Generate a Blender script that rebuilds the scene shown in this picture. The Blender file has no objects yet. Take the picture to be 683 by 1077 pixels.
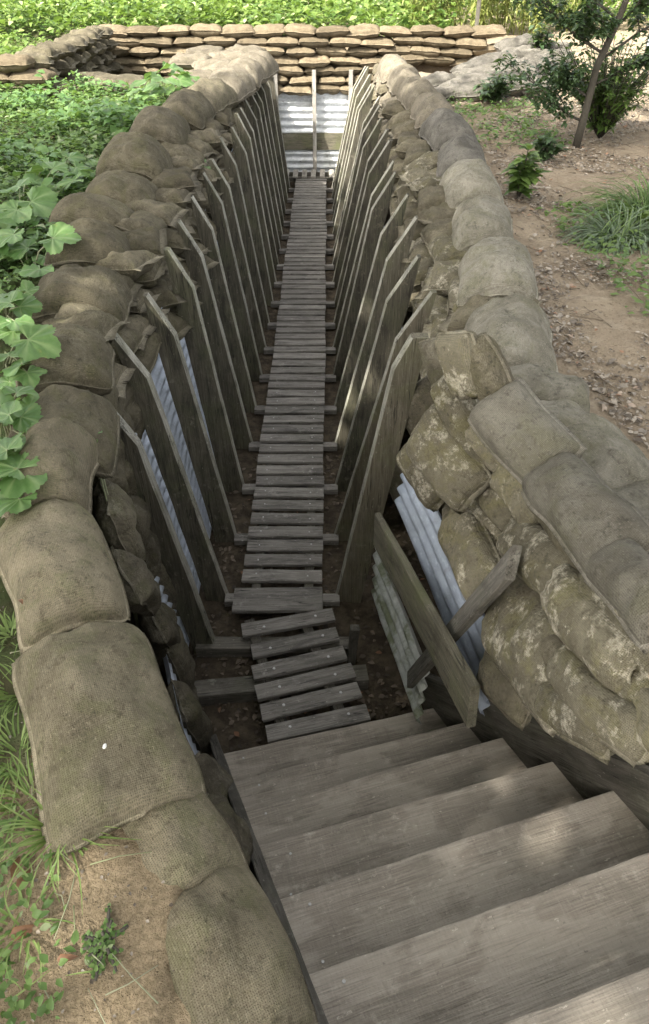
import bpy, bmesh, math, random
from mathutils import Vector, Matrix, noise
from mathutils.geometry import intersect_ray_tri
R = math.radians
V = Vector
rnd = random.Random(11)
sc = bpy.context.scene
col = sc.collection

# ------------------------------------------------------------------ camera
CAM = Vector((0.30, 0.0, 3.30)); PITCH = R(39.0); FPX = 720.0
camd = bpy.data.cameras.new('camera'); cam = bpy.data.objects.new('camera', camd); col.objects.link(cam)
cam.location = CAM; cam.rotation_euler = (math.pi/2 - PITCH, 0, 0)
camd.sensor_fit = 'HORIZONTAL'; camd.sensor_width = 36.0; camd.lens = FPX/683*36
camd.shift_x = -4.5/683; camd.shift_y = -26.5/683
camd.clip_start = 0.05; camd.clip_end = 1500
sc.camera = cam
FW = Vector((0, math.cos(PITCH), -math.sin(PITCH))); UP = Vector((0, math.sin(PITCH), math.cos(PITCH)))

# measuring helper: the photograph's sight lines, used to survey where things stand
def ray(px, py):
    return (FW + Vector((1,0,0))*((px-346)/FPX) - UP*((py-512)/FPX)).normalized()
def at_z(px, py, z):
    d = ray(px, py); return CAM + d*((z-CAM.z)/d.z)
def at_y(px, py, y):
    d = ray(px, py); return CAM + d*(y/d.y)
def on_patch(px, py, low, top):
    d = ray(px, py); best = None
    for i in range(len(low)-1):
        a, b, c, e = low[i], low[i+1], top[i+1], top[i]
        for t in ((a, b, c), (a, c, e)):
            h = intersect_ray_tri(t[0], t[1], t[2], d, CAM, False)
            if h is not None and (h-CAM).dot(d) > 0:
                n = (t[1]-t[0]).cross(t[2]-t[0]).normalized()
                if n.dot(d) > 0: n = -n
                if best is None or (h-CAM).length < (best[0]-CAM).length: best = (h, n)
    return best

def proj(p):
    q = Vector(p)-CAM; zc = q.dot(FW); return 346+FPX*q.x/zc, 512-FPX*q.dot(UP)/zc
def survey(px, py, low, top, lift):
    """point standing `lift` off the wall surface that lies on the sight line px,py"""
    x, y = px, py; h = None
    for _ in range(5):
        k = on_patch(x, y, low, top)
        if k is None: return h
        p = k[0]+k[1]*lift; h = (p, k[1]); u, v = proj(p); x += px-u; y += py-v
    return h

# ------------------------------------------------------------------ materials
def mat_new(name):
    m = bpy.data.materials.new(name); m.use_nodes = True
    nt = m.node_tree; nt.nodes.clear()
    out = nt.nodes.new('ShaderNodeOutputMaterial'); b = nt.nodes.new('ShaderNodeBsdfPrincipled')
    nt.links.new(b.outputs[0], out.inputs[0])
    return m, nt, b, out
class G:
    """tiny node graph helper"""
    def __init__(s, nt): s.nt = nt
    def n(s, t, **kw):
        x = s.nt.nodes.new(t)
        for k, v in kw.items(): setattr(x, k, v)
        return x
    def link(s, a, b): s.nt.links.new(a, b)
    def coord(s, scale=(1,1,1), rand=True, kind='Object'):
        tc = s.n('ShaderNodeTexCoord'); mp = s.n('ShaderNodeMapping')
        s.link(tc.outputs[kind], mp.inputs['Vector']); mp.inputs['Scale'].default_value = scale
        if rand:
            oi = s.n('ShaderNodeObjectInfo'); mu = s.n('ShaderNodeVectorMath', operation='MULTIPLY')
            cx = s.n('ShaderNodeCombineXYZ')
            for i in range(3): s.link(oi.outputs['Random'], cx.inputs[i])
            s.link(cx.outputs[0], mu.inputs[0]); mu.inputs[1].default_value = (37.0, 51.0, 83.0)
            s.link(mu.outputs[0], mp.inputs['Location'])
        return mp.outputs[0]
    def noise(s, vec, scale, detail=4, rough=.55, dist=0):
        x = s.n('ShaderNodeTexNoise'); s.link(vec, x.inputs['Vector'])
        x.inputs['Scale'].default_value = scale; x.inputs['Detail'].default_value = detail
        x.inputs['Roughness'].default_value = rough; x.inputs['Distortion'].default_value = dist
        return x.outputs['Fac']
    def ramp(s, fac, stops, interp='LINEAR'):
        x = s.n('ShaderNodeValToRGB'); s.link(fac, x.inputs[0]); cr = x.color_ramp; cr.interpolation = interp
        while len(cr.elements) < len(stops): cr.elements.new(.5)
        for e, (p, c) in zip(cr.elements, stops):
            e.position = p; e.color = (c, c, c, 1) if not hasattr(c, '__len__') else (*c, 1)
        return x.outputs[0]
    def mix(s, fac, a, b, mode='MIX'):
        x = s.n('ShaderNodeMix', data_type='RGBA', blend_type=mode)
        if hasattr(fac, 'default_value') or hasattr(fac, 'is_linked'): s.link(fac, x.inputs[0])
        else: x.inputs[0].default_value = fac
        for v, i in ((a, 6), (b, 7)):
            if isinstance(v, tuple): x.inputs[i].default_value = (*v, 1)
            else: s.link(v, x.inputs[i])
        return x.outputs[2]
    def math(s, op, a, b=0.0):
        x = s.n('ShaderNodeMath', operation=op)
        for v, i in ((a, 0), (b, 1)):
            if isinstance(v, (int, float)): x.inputs[i].default_value = v
            else: s.link(v, x.inputs[i])
        return x.outputs[0]
    def bump(s, h, strength, dist, prev=None):
        x = s.n('ShaderNodeBump'); s.link(h, x.inputs['Height'])
        x.inputs['Strength'].default_value = strength; x.inputs['Distance'].default_value = dist
        if prev is not None: s.link(prev, x.inputs['Normal'])
        return x.outputs[0]
    def objvary(s, c, lo=.8, hi=1.2, hue=.0):
        oi = s.n('ShaderNodeObjectInfo'); mr = s.n('ShaderNodeMapRange')
        s.link(oi.outputs['Random'], mr.inputs[0]); mr.inputs[3].default_value = lo; mr.inputs[4].default_value = hi
        hs = s.n('ShaderNodeHueSaturation'); s.link(c, hs.inputs['Color']); s.link(mr.outputs[0], hs.inputs['Value'])
        return hs.outputs[0]

def bag_material(name, c1, c2, moss, moss_amt, pale, pale_amt, vary=(.8, 1.2)):
    m, nt, b, _ = mat_new(name); g = G(nt); v = g.coord()
    dark = tuple(x*.38 for x in c2)
    c = g.mix(g.ramp(g.noise(v, 4.5, 6, .68, .8), [(.36, 0), (.62, 1)]), c1, c2)
    c = g.mix(g.math('MULTIPLY', g.ramp(g.noise(v, 8, 7, .7, .6), [(.48, 0), (.62, 1)]), moss_amt), c, moss)
    crust = g.math('MULTIPLY', g.ramp(g.noise(v, 9, 10, .78, .0), [(.53, 0), (.58, .7), (.68, 1)]), g.ramp(g.noise(v, 60, 4, .7), [(.36, .25), (.58, 1)]))
    c = g.mix(g.math('MULTIPLY', crust, pale_amt), c, pale)
    c = g.mix(g.ramp(g.noise(v, 21, 7, .75, .3), [(.30, .75), (.47, 0)]), c, dark)
    pit = g.noise(v, 85, 3, .65)
    c = g.mix(g.math('MULTIPLY', g.ramp(pit, [(.29, .85), (.44, 0)]), g.ramp(g.noise(v, 6, 4, .6), [(.36, .1), (.64, 1)])), c, dark)
    c = g.mix(g.ramp(g.noise(v, 150, 3, .6), [(.58, 0), (.75, .55)]), c, tuple(min(1, x*1.6) for x in c1))
    c = g.objvary(c, *vary)
    w1 = g.n('ShaderNodeTexWave', wave_type='BANDS', bands_direction='X'); w2 = g.n('ShaderNodeTexWave', wave_type='BANDS', bands_direction='Y')
    for w in (w1, w2):
        g.link(v, w.inputs['Vector']); w.inputs['Scale'].default_value = 68; w.inputs['Distortion'].default_value = 2.2; w.inputs['Detail'].default_value = 3; w.inputs['Detail Scale'].default_value = 2
    weave = g.math('MAXIMUM', w1.outputs['Fac'], w2.outputs['Fac'])
    c = g.mix(g.ramp(weave, [(.22, .48), (.75, 0)]), c, dark)
    g.link(c, b.inputs['Base Color'])
    b.inputs['Roughness'].default_value = .95
    b.inputs['Specular IOR Level'].default_value = .12
    n = g.bump(g.noise(v, 13, 7, .7, .4), .5, .032)
    n = g.bump(weave, .35, .003, n)
    n = g.bump(pit, .7, .010, n)
    g.link(n, b.inputs['Normal'])
    return m
def bag_pair(name, c1, c2, *a, **k):
    M[name] = bag_material(name, c1, c2, *a, **k)
    up = lambda c: tuple(x*1.7+.025 for x in c)
    M[name+'_hem'] = bag_material(name+'_hem', up(c1), up(c2), *a, **k)

M = {}
bag_pair('bag_grey',  (.27,.25,.20), (.15,.138,.105), (.15,.145,.085), .5, (.38,.36,.30), .35)
bag_pair('bag_gdark', (.19,.175,.14), (.125,.113,.088), (.13,.125,.075), .5, (.31,.29,.24), .3)
bag_pair('bag_moss',  (.185,.166,.118), (.11,.098,.068), (.165,.15,.07), .6, (.50,.46,.36), 1.0)
bag_pair('bag_olive', (.145,.127,.086), (.08,.07,.047), (.09,.088,.04), .5, (.27,.25,.19), .25)
bag_pair('bag_brown', (.165,.145,.10), (.09,.079,.056), (.10,.095,.045), .35, (.32,.28,.21), .35)
bag_pair('bag_tan',   (.23,.185,.12), (.14,.112,.074), (.15,.135,.085), .4, (.36,.29,.19), .4, (.65, 1.2))
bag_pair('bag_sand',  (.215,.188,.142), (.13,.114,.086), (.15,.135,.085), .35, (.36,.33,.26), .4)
bag_pair('bag_pale',  (.17,.158,.135), (.08,.074,.062), (.10,.095,.068), .35, (.27,.255,.22), .4)
bag_pair('bag_dark',  (.15,.132,.093), (.085,.075,.055), (.085,.085,.04), .5, (.30,.28,.22), .4)
bag_pair('bag_near',  (.25,.216,.148), (.145,.126,.084), (.145,.142,.075), .65, (.30,.265,.19), .35)

def wood_material(name, c1, c2, pale, green, green_amt, saw=0.0, rough=.8, vary=(.8,1.2), patch=.0, bl=.75, ck=.85):
    m, nt, b, _ = mat_new(name); g = G(nt)
    v = g.coord(); vs = g.coord((1.6, 34, 34)); vf = g.coord((7, 190, 190))
    grain = g.noise(vs, 1.0, 5, .6, .4); fine = g.noise(vf, 1.0, 3, .6)
    c = g.mix(g.ramp(grain, [(.32, 0), (.68, 1)]), c1, c2)
    c = g.mix(g.ramp(fine, [(.5, 0), (.75, .55)]), c, pale)
    c = g.mix(g.ramp(fine, [(.26, .7), (.42, 0)]), c, tuple(x*.35 for x in c1))
    c = g.mix(g.math('MULTIPLY', g.ramp(g.noise(v, 4, 5, .65, .5), [(.46, 0), (.66, 1)]), green_amt), c, green)
    if patch:
        pf = g.ramp(g.noise(g.coord((1.3, 3.0, 3)), 1.7, 8, .62, .3), [(.47, 0), (.52, 1)])
        tv = g.noise(g.coord((150, 6, 6)), 1, 3, .6)
        c = g.mix(g.ramp(tv, [(.55, 0), (.8, .22)]), c, pale); c = g.mix(g.ramp(tv, [(.25, .28), (.42, 0)]), c, tuple(x*.5 for x in c2))
        c = g.mix(g.math('MULTIPLY', pf, patch), c, pale)
        pd = g.ramp(g.noise(v, 8.0, 6, .7, .5), [(.57, 0), (.72, .35)])
        c = g.mix(pd, c, tuple(x*.5 for x in c1))
    blot = g.ramp(g.noise(g.coord((2.2, 7, 7)), 1.6, 7, .7, .6), [(.34, bl), (.52, 0)])
    c = g.mix(blot, c, tuple(x*.5 for x in c2))
    lich = g.math('MULTIPLY', g.ramp(g.noise(v, 16, 8, .75), [(.56, 0), (.66, .7)]), g.ramp(g.noise(v, 3, 3, .5), [(.45, 0), (.6, 1)]))
    c = g.mix(lich, c, pale)
    crk = g.noise(g.coord((.9, 26, 26)), 1.0, 4, .55, .25)
    crack = g.math('MULTIPLY', g.ramp(crk, [(.485, 0), (.497, 1), (.503, 1), (.515, 0)]), g.ramp(g.noise(v, 5, 3, .5), [(.48, 0), (.56, ck)]))
    c = g.mix(crack, c, tuple(x*.22 for x in c2))
    chips = g.ramp(g.noise(g.coord((30, 75, 75)), 1.0, 4, .7), [(.64, 0), (.7, .7)])
    c = g.mix(chips, c, tuple(min(1, x*1.25) for x in pale))
    spots = g.ramp(g.noise(v, 60, 3, .6), [(.66, 0), (.74, .6)])
    c = g.mix(spots, c, tuple(x*.45 for x in c1))
    c = g.objvary(c, *vary)
    g.link(c, b.inputs['Base Color']); b.inputs['Roughness'].default_value = rough
    b.inputs['Specular IOR Level'].default_value = .3
    n = g.bump(grain, .6, .010); n = g.bump(fine, .8, .005, n)
    if saw:
        w = g.n('ShaderNodeTexWave', wave_type='BANDS', bands_direction='X'); g.link(v, w.inputs['Vector'])
        w.inputs['Scale'].default_value = 22; w.inputs['Distortion'].default_value = 7; w.inputs['Detail'].default_value = 3; w.inputs['Detail Scale'].default_value = 3
        n = g.bump(w.outputs['Fac'], saw, .003, n)
    n = g.bump(g.noise(v, 45, 4, .6), .25, .006, n)
    g.link(n, b.inputs['Normal'])
    return m
M['wood_leg']  = wood_material('wood_leg',  (.105,.095,.067), (.056,.05,.036), (.2,.18,.135), (.085,.095,.045), .45, .12)
M['wood_slat'] = wood_material('wood_slat', (.23,.215,.19), (.13,.12,.105), (.38,.36,.33), (.11,.11,.085), .25, .1)
M['wood_tread']= wood_material('wood_tread',(.31,.272,.222), (.215,.187,.15), (.48,.43,.355), (.15,.145,.11), .3, .22, patch=.35, bl=.12, ck=.25, vary=(.9,1.1))
M['wood_dark'] = wood_material('wood_dark', (.13,.118,.098), (.07,.064,.052), (.2,.19,.16), (.08,.085,.05), .4, .15)
M['wood_mossy']= wood_material('wood_mossy',(.20,.18,.13), (.12,.11,.075), (.28,.26,.2), (.13,.145,.06), .6, .2)
M['wood_post'] = wood_material('wood_post', (.155,.135,.095), (.095,.083,.058), (.25,.235,.18), (.12,.125,.06), .5, .2, bl=.35)
M['wood_edge'] = wood_material('wood_edge', (.34,.33,.28), (.20,.19,.15), (.44,.43,.38), (.16,.17,.09), .45, .1)  # weathered leg edges, with the sky light they catch painted into the colour
M['wood_pale'] = wood_material('wood_pale', (.36,.34,.30), (.24,.22,.19), (.45,.43,.38), (.22,.22,.15), .2)

def sheet_material(name, base, green_amt, rust=.25, metal=.35):
    m, nt, b, _ = mat_new(name); g = G(nt); v = g.coord()
    c = g.mix(g.ramp(g.noise(v, 7, 5, .65, .5), [(.35, 0), (.65, 1)]), base, tuple(x*.72 for x in base))
    vs = g.coord((18, 70, 4)); c = g.mix(g.ramp(g.noise(vs, 1, 4, .7), [(.52, 0), (.7, .6)]), c, tuple(min(1, x*1.35) for x in base))
    c = g.mix(g.math('MULTIPLY', g.ramp(g.noise(v, 4.5, 6, .65, .6), [(.47, 0), (.6, 1)]), green_amt), c, (.12,.14,.05))
    c = g.mix(g.math('MULTIPLY', g.ramp(g.noise(v, 11, 6, .7, .4), [(.58, 0), (.68, 1)]), rust), c, (.10,.075,.05))
    g.link(c, b.inputs['Base Color']); b.inputs['Metallic'].default_value = metal
    b.inputs['Roughness'].default_value = .55
    g.link(g.bump(g.noise(v, 40, 5, .6), .25, .006), b.inputs['Normal'])
    return m
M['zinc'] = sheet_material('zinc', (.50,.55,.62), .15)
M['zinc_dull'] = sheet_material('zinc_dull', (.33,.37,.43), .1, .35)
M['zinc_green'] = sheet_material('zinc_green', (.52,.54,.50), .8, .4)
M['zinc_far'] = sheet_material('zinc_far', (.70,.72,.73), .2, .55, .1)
M['nail'] = mat_new('nail')[0]
_b = [n for n in M['nail'].node_tree.nodes if n.type == 'BSDF_PRINCIPLED'][0]
_b.inputs['Base Color'].default_value = (.45,.44,.42,1); _b.inputs['Metallic'].default_value = .7; _b.inputs['Roughness'].default_value = .5

def leaf_material(name, c1, c2, rough=.45, trans=.3, veins=False, third=None):
    m, nt, b, out = mat_new(name); g = G(nt)
    ge = g.n('ShaderNodeNewGeometry')
    stops = [(0, c1), (1, c2)] if third is None else [(0, c1), (.9, c2), (1, third)]
    c = g.ramp(ge.outputs['Random Per Island'], stops)
    v = g.coord(rand=False)
    c = g.mix(g.ramp(g.noise(v, 35, 4, .6), [(.35, .35), (.6, 0)]), c, tuple(x*.55 for x in c1))
    if veins:
        va = g.n('ShaderNodeAttribute', attribute_name='vein'); c = g.mix(g.math('MULTIPLY', va.outputs['Fac'], .6), c, (.34,.43,.2))
        c = g.mix(g.ramp(g.noise(v, 18, 5, .7), [(.62, 0), (.7, .6)]), c, (.25,.24,.08))
    g.link(c, b.inputs['Base Color']); b.inputs['Roughness'].default_value = rough
    b.inputs['Specular IOR Level'].default_value = .35
    g.link(g.bump(g.noise(v, 60, 3, .6), .4, .004), b.inputs['Normal'])
    if trans:
        t = g.n('ShaderNodeBsdfTranslucent'); tc = g.mix(.5, c, (.25,.4,.05)); g.link(tc, t.inputs[0])
        mx = g.n('ShaderNodeMixShader'); mx.inputs[0].default_value = trans
        g.link(b.outputs[0], mx.inputs[1]); g.link(t.outputs[0], mx.inputs[2]); g.link(mx.outputs[0], out.inputs[0])
    return m
M['leaf_big']   = leaf_material('leaf_big', (.075,.16,.045), (.16,.27,.09), .42, .3, veins=True)
M['leaf_ground']= leaf_material('leaf_ground', (.06,.12,.03), (.16,.25,.07), .5, .3, third=(.3,.34,.2))
M['leaf_bed']   = leaf_material('leaf_bed', (.06,.12,.025), (.22,.31,.075), .45, .33, third=(.5,.55,.3))
M['leaf_dark']  = leaf_material('leaf_dark', (.035,.065,.03), (.085,.13,.06), .35, .25)
M['leaf_shrub'] = leaf_material('leaf_shrub', (.07,.13,.03), (.15,.22,.06), .45, .3)
M['leaf_bamboo']= leaf_material('leaf_bamboo', (.20,.24,.06), (.42,.43,.15), .5, .4)
M['blade_blue'] = leaf_material('blade_blue', (.07,.115,.06), (.21,.26,.17), .45, .2)
M['blade_sedge']= leaf_material('blade_sedge', (.06,.11,.03), (.17,.24,.08), .45, .25)
M['blade_green']= leaf_material('blade_green', (.13,.21,.05), (.30,.38,.13), .5, .25)
M['stem_pale']  = leaf_material('stem_pale', (.22,.25,.12), (.3,.3,.2), .6, 0)
M['bark']       = leaf_material('bark', (.05,.045,.035), (.09,.08,.06), .9, 0)
M['litter']     = leaf_material('litter', (.075,.058,.042), (.42,.37,.30), .8, .0, third=(.27,.14,.075))
M['litter_dark'] = leaf_material('litter_dark', (.05,.04,.03), (.16,.125,.09), .8, .0, third=(.2,.1,.05))
M['twig']       = leaf_material('twig', (.12,.09,.06), (.24,.2,.15), .9, 0)
M['dry_leaf']   = leaf_material('dry_leaf', (.15,.075,.04), (.22,.11,.055), .6, .05)
M['pebble']     = leaf_material('pebble', (.7,.7,.66), (.75,.75,.7), .6, 0)
M['paint_blue'] = leaf_material('paint_blue', (.42,.46,.55), (.5,.52,.6), .5, 0)

def ground_material():
    m, nt, b, _ = mat_new('ground'); g = G(nt); v = g.coord(rand=False)
    dirt = g.mix(g.ramp(g.noise(v, 1.6, 6, .6, .5), [(.35, 0), (.65, 1)]), (.31,.25,.175), (.21,.165,.115))
    dirt = g.mix(g.ramp(g.noise(v, 9, 6, .7), [(.5, 0), (.72, .7)]), dirt, (.40,.34,.25))
    dirt = g.mix(g.ramp(g.noise(v, 38, 5, .7), [(.28, .8), (.45, 0)]), dirt, (.09,.065,.045))
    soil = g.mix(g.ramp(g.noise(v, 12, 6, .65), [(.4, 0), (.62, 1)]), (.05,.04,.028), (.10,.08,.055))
    grass = g.mix(g.ramp(g.noise(v, 7, 6, .65), [(.4, 0), (.6, 1)]), (.075,.07,.035), (.08,.11,.04))
    sx = g.n('ShaderNodeSeparateXYZ'); g.link(v, sx.inputs[0])
    edge = g.math('ADD', sx.outputs[0], g.math('MULTIPLY', g.math('SUBTRACT', g.noise(v, 1.2, 4), .5), .6))
    left = g.ramp(g.math('MULTIPLY', g.math('ADD', edge, 3.0), .2), [(.5, 1), (.56, 0)])
    # bare sandy patch next to the top of the stair
    dx = g.math('ADD', sx.outputs[0], .25); dy = g.math('SUBTRACT', sx.outputs[1], .35)
    rr = g.math('ADD', g.math('SQRT', g.math('ADD', g.math('MULTIPLY', dx, dx), g.math('MULTIPLY', dy, dy))), g.math('MULTIPLY', g.noise(v, 6, 5, .7), .35))
    bare = g.ramp(rr, [(.55, 1), (.75, 0)])
    c = g.mix(left, dirt, grass); c = g.mix(bare, c, g.mix(g.ramp(g.noise(v, 90, 4, .7), [(.4, 0), (.6, 1)]), (.2,.155,.095), (.30,.235,.15)))
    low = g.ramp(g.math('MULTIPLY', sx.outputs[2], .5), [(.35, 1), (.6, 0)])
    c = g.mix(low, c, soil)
    g.link(c, b.inputs['Base Color']); b.inputs['Roughness'].default_value = .95; b.inputs['Specular IOR Level'].default_value = .15
    n = g.bump(g.noise(v, 9, 6, .7), .5, .06); n = g.bump(g.noise(v, 55, 5, .7), .7, .015, n); n = g.bump(g.noise(v, 220, 3, .6), .5, .004, n)
    g.link(n, b.inputs['Normal'])
    return m
M['ground'] = ground_material()

# ------------------------------------------------------------------ mesh helpers
class MB:
    def __init__(s): s.v = []; s.f = []; s.a = []
    def add(s, vs, fs):
        o = len(s.v); s.v.extend([tuple(p) for p in vs]); s.f.extend([tuple(i+o for i in f) for f in fs])
    def mesh(s, name, mat, smooth=True):
        me = bpy.data.meshes.new(name); me.from_pydata(s.v, [], s.f); me.materials.append(M[mat])
        if s.a:
            at = me.attributes.new('vein', 'FLOAT', 'POINT'); at.data.foreach_set('value', s.a+[0.0]*(len(s.v)-len(s.a)))
        if smooth: me.polygons.foreach_set('use_smooth', [True]*len(me.polygons))
        me.update(); return me
def link(name, me, parent=None, mw=None):
    o = bpy.data.objects.new(name, me); col.objects.link(o)
    if parent: o.parent = parent
    if mw is not None: o.matrix_basis = mw
    return o
def empty(name, loc=(0,0,0), rz=0):
    o = bpy.data.objects.new(name, None); col.objects.link(o); o.location = loc; o.rotation_euler = (0,0,rz); o.empty_display_size = .1
    return o
def tag(o, label=None, cat=None, group=None, kind=None):
    if label: o['label'] = label
    if cat: o['category'] = cat
    if group: o['group'] = group
    if kind: o['kind'] = kind
    return o
def frame_mat(loc, ax, up):
    """matrix with local X along ax and local Z close to up"""
    x = Vector(ax).normalized(); z = Vector(up); y = z.cross(x).normalized(); z = x.cross(y).normalized()
    m = Matrix((x, y, z)).transposed().to_4x4(); m.translation = Vector(loc); return m
ORD = ['first','second','third','fourth','fifth','sixth','seventh','eighth','ninth','tenth','eleventh','twelfth','thirteenth','fourteenth','fifteenth','sixteenth','seventeenth','eighteenth','nineteenth','twentieth','twenty-first','twenty-second','twenty-third','twenty-fourth','twenty-fifth','twenty-sixth']

# ------------------------------------------------------------------ sandbags
def bag_mesh(mat, seed, L, W, T, nu=26, nv=18, hem=.03, droop_x=0, droop_y=0, lump=.012, wr=.008, flat=2.6, ear=.05, pw=.46):
    r = random.Random(seed); off = Vector((r.uniform(-90, 90), r.uniform(-90, 90), r.uniform(-90, 90)))
    mb = MB(); idx = {}
    ph = [r.uniform(0, 6.28) for _ in range(6)]; fr = [r.uniform(5, 9), r.uniform(5, 9), r.uniform(2, 4)]
    def place(i, j, side):
        a = 2*(i-1)/(nu-2)-1; b = 2*(j-1)/(nv-2)-1           # rows 0 and n are the sewn lip
        u = math.sin(max(-1, min(1, a))*math.pi/2); v = math.sin(max(-1, min(1, b))*math.pi/2)
        pr = max(0, 1-abs(u)**3.4)*max(0, 1-abs(v)**flat)
        pr = pr**pw
        x = L/2*u*(1-.05*(1-v*v)*abs(u)**3); y = W/2*v*(1-.05*(1-u*u)+.03*abs(u)**6)
        cr = 1-ear*(u*v)**4; x *= cr; y *= cr
        if i == nu: x += hem
        if i == 0: x -= hem*.4
        if j == 0: y -= .010
        if j == nv: y += .010
        lip = (i in (0, nu) or j in (0, nv))
        z = side*(0 if lip else (T/2*pr+.0025))
        p = Vector((x, y, 0))
        q = p+off
        e = math.exp(-(1-abs(u))/.16)
        e2 = math.exp(-(1-abs(v))/.2)
        z += side*pr*(lump*1.6*noise.noise(q*7+Vector((0,0,side*3)))+lump*.7*noise.noise(q*17+Vector((0,0,side*5)))+lump*.3*noise.noise(q*41))
        z += side*pr*wr*(e*math.sin(v*fr[0]*1.7+ph[0]+2*noise.noise(q*6))+e2*.7*math.sin(u*fr[1]*1.8+ph[1]+2*noise.noise(q*5)))
        z += pr*wr*.8*math.sin((x*1.0+y*.7)*26+ph[2]+4*noise.noise(q*4))*max(0, noise.noise(q*3+Vector((7,1,2))))*1.6
        z += .010*noise.noise(q*9+Vector((3,3,3)))*(1-pr)+(.010*math.sin(v*4+ph[3]) if i in (0, nu) else 0)
        x += .020*noise.noise(q*4.5+Vector((11,0,0))); y += .022*noise.noise(q*4.5+Vector((0,23,0)))
        z -= droop_x*(x/(L/2))**2+droop_y*(y/(W/2))**2
        return (x, y, z)
    for side in (1, -1):
        for i in range(nu+1):
            for j in range(nv+1):
                lip = (i in (0, nu) or j in (0, nv))
                key = (i, j) if lip else (i, j, side)
                if key in idx: continue
                idx[key] = len(mb.v); mb.v.append(place(i, j, side))
    def k(i, j, side): return idx[(i, j)] if (i in (0, nu) or j in (0, nv)) else idx[(i, j, side)]
    for side in (1, -1):
        for i in range(nu):
            for j in range(nv):
                f = (k(i,j,side), k(i+1,j,side), k(i+1,j+1,side), k(i,j+1,side))
                mb.f.append(f if side > 0 else f[::-1])
    me = mb.mesh('sandbag', mat); me.materials.append(M[mat+'_hem'])
    me.polygons.foreach_set('material_index', [1 if (i in (0, nu-1) or j in (0, nv-1)) else 0 for side in (1, -1) for i in range(nu) for j in range(nv)])
    return me
N_BAG = [0]
def bag(me, loc, ax, up, label, group, sc3=(1,1,1), cat='sandbag'):
    o = link('sandbag', me, None, frame_mat(loc, ax, up) @ Matrix.Diagonal((*sc3, 1)))
    tag(o, label, cat, group); N_BAG[0] += 1
    return o
def jit(a): return rnd.uniform(-a, a)

# big parapet rows, traced: (px, py, z, length, width, thickness, yaw extra deg, material)
LEFT_TOP = [
 (238,1000,1.66,.38,.28,.20,'bag_near','smooth sandy-olive sandbag beside the stair, lowest at the bottom edge'),
 (180,874,1.68,.32,.25,.16,'bag_near','dusty brown sandbag half tucked under its flat neighbour, beside the steps'),
 (102,732,1.80,.58,.36,.20,'bag_near','large flat olive sandbag with white dropping, left of the stair foot'),
 (55,572,1.79,.56,.31,.20,'bag_near','large grey-olive sandbag with gritty top, left parapet beside big leaves'),
 (50,470,1.84,.44,.28,.23,'bag_near','plump speckled grey sandbag with square end, left parapet by young leaves'),
 (66,432,1.79,.44,.40,.20,'bag_olive','dark olive sandbag wedged under the plump speckled grey one'),
 (64,358,1.84,.40,.42,.22,'bag_olive','dark woven sandbag with a green leaf lying over it, left parapet'),
 (80,294,1.84,.42,.50,.22,'bag_olive','mossy dark sandbag with pale crusted corner, left parapet'),
 (92,243,1.85,.46,.50,.22,'bag_olive','rounded brown-olive sandbag beside the large leaves, left parapet'),
 (98,213,1.85,.40,.56,.20,'bag_olive','smooth low grey sandbag behind the large leaves, left parapet'),
 (126,189,1.86,.50,.52,.22,'bag_olive','brown-olive sandbag just in front of the tall domed one, left parapet'),
 (140,150,1.92,.68,.56,.30,'bag_olive','largest domed dark sandbag rising above the left parapet'),
 (167,121,1.92,.80,.52,.28,'bag_brown','brown sandbag directly behind the largest domed one, left parapet'),
 (195,103,1.92,.80,.50,.27,'bag_brown','long brown sandbag beside the leafy bush, left parapet'),
 (218,89,1.93,.84,.48,.26,'bag_brown','creased brown sandbag just past the leafy bush, left parapet'),
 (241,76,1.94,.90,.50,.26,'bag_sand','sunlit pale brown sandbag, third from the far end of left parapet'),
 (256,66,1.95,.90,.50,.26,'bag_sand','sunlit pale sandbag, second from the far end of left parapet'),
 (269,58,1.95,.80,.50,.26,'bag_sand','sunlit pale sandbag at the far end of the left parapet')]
RIGHT_TOP = [
 (690,556,1.80,.56,.50,.24,'bag_grey','large pale grey sandbag cut by the right picture edge, nearest in right parapet'),
 (622,474,1.80,.52,.50,.24,'bag_grey','large pale grey-green sandbag, second nearest in the right parapet'),
 (577,438,1.82,.30,.44,.22,'bag_grey','creased grey sandbag squeezed against the second nearest right parapet bag'),
 (566,400,1.82,.46,.36,.24,'bag_grey','pale grey sandbag with a sharp folded corner, right parapet'),
 (538,339,1.84,.66,.42,.24,'bag_grey','long square grey sandbag with a stitched seam, right parapet'),
 (524,267,1.85,.66,.42,.24,'bag_grey','smooth grey sandbag behind the long seamed one, right parapet'),
 (508,219,1.86,.64,.40,.25,'bag_grey','grey-green sandbag beside the bright seedling, right parapet'),
 (496,180,1.87,.66,.42,.26,'bag_grey','bulging grey sandbag with rounded outer end, right parapet'),
 (487,152,1.88,.66,.40,.25,'bag_pale','greyish sandbag behind the bulging grey one, right parapet'),
 (472,124,1.90,.80,.42,.25,'bag_pale','grey creased sandbag, fifth from the far end of right parapet'),
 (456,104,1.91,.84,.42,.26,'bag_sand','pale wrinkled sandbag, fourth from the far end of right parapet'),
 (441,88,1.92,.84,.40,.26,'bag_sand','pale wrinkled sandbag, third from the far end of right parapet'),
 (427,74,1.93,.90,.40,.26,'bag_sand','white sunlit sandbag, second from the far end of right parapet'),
 (414,62,1.94,.90,.40,.26,'bag_sand','white sunlit sandbag at the far end of the right parapet')]
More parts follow.
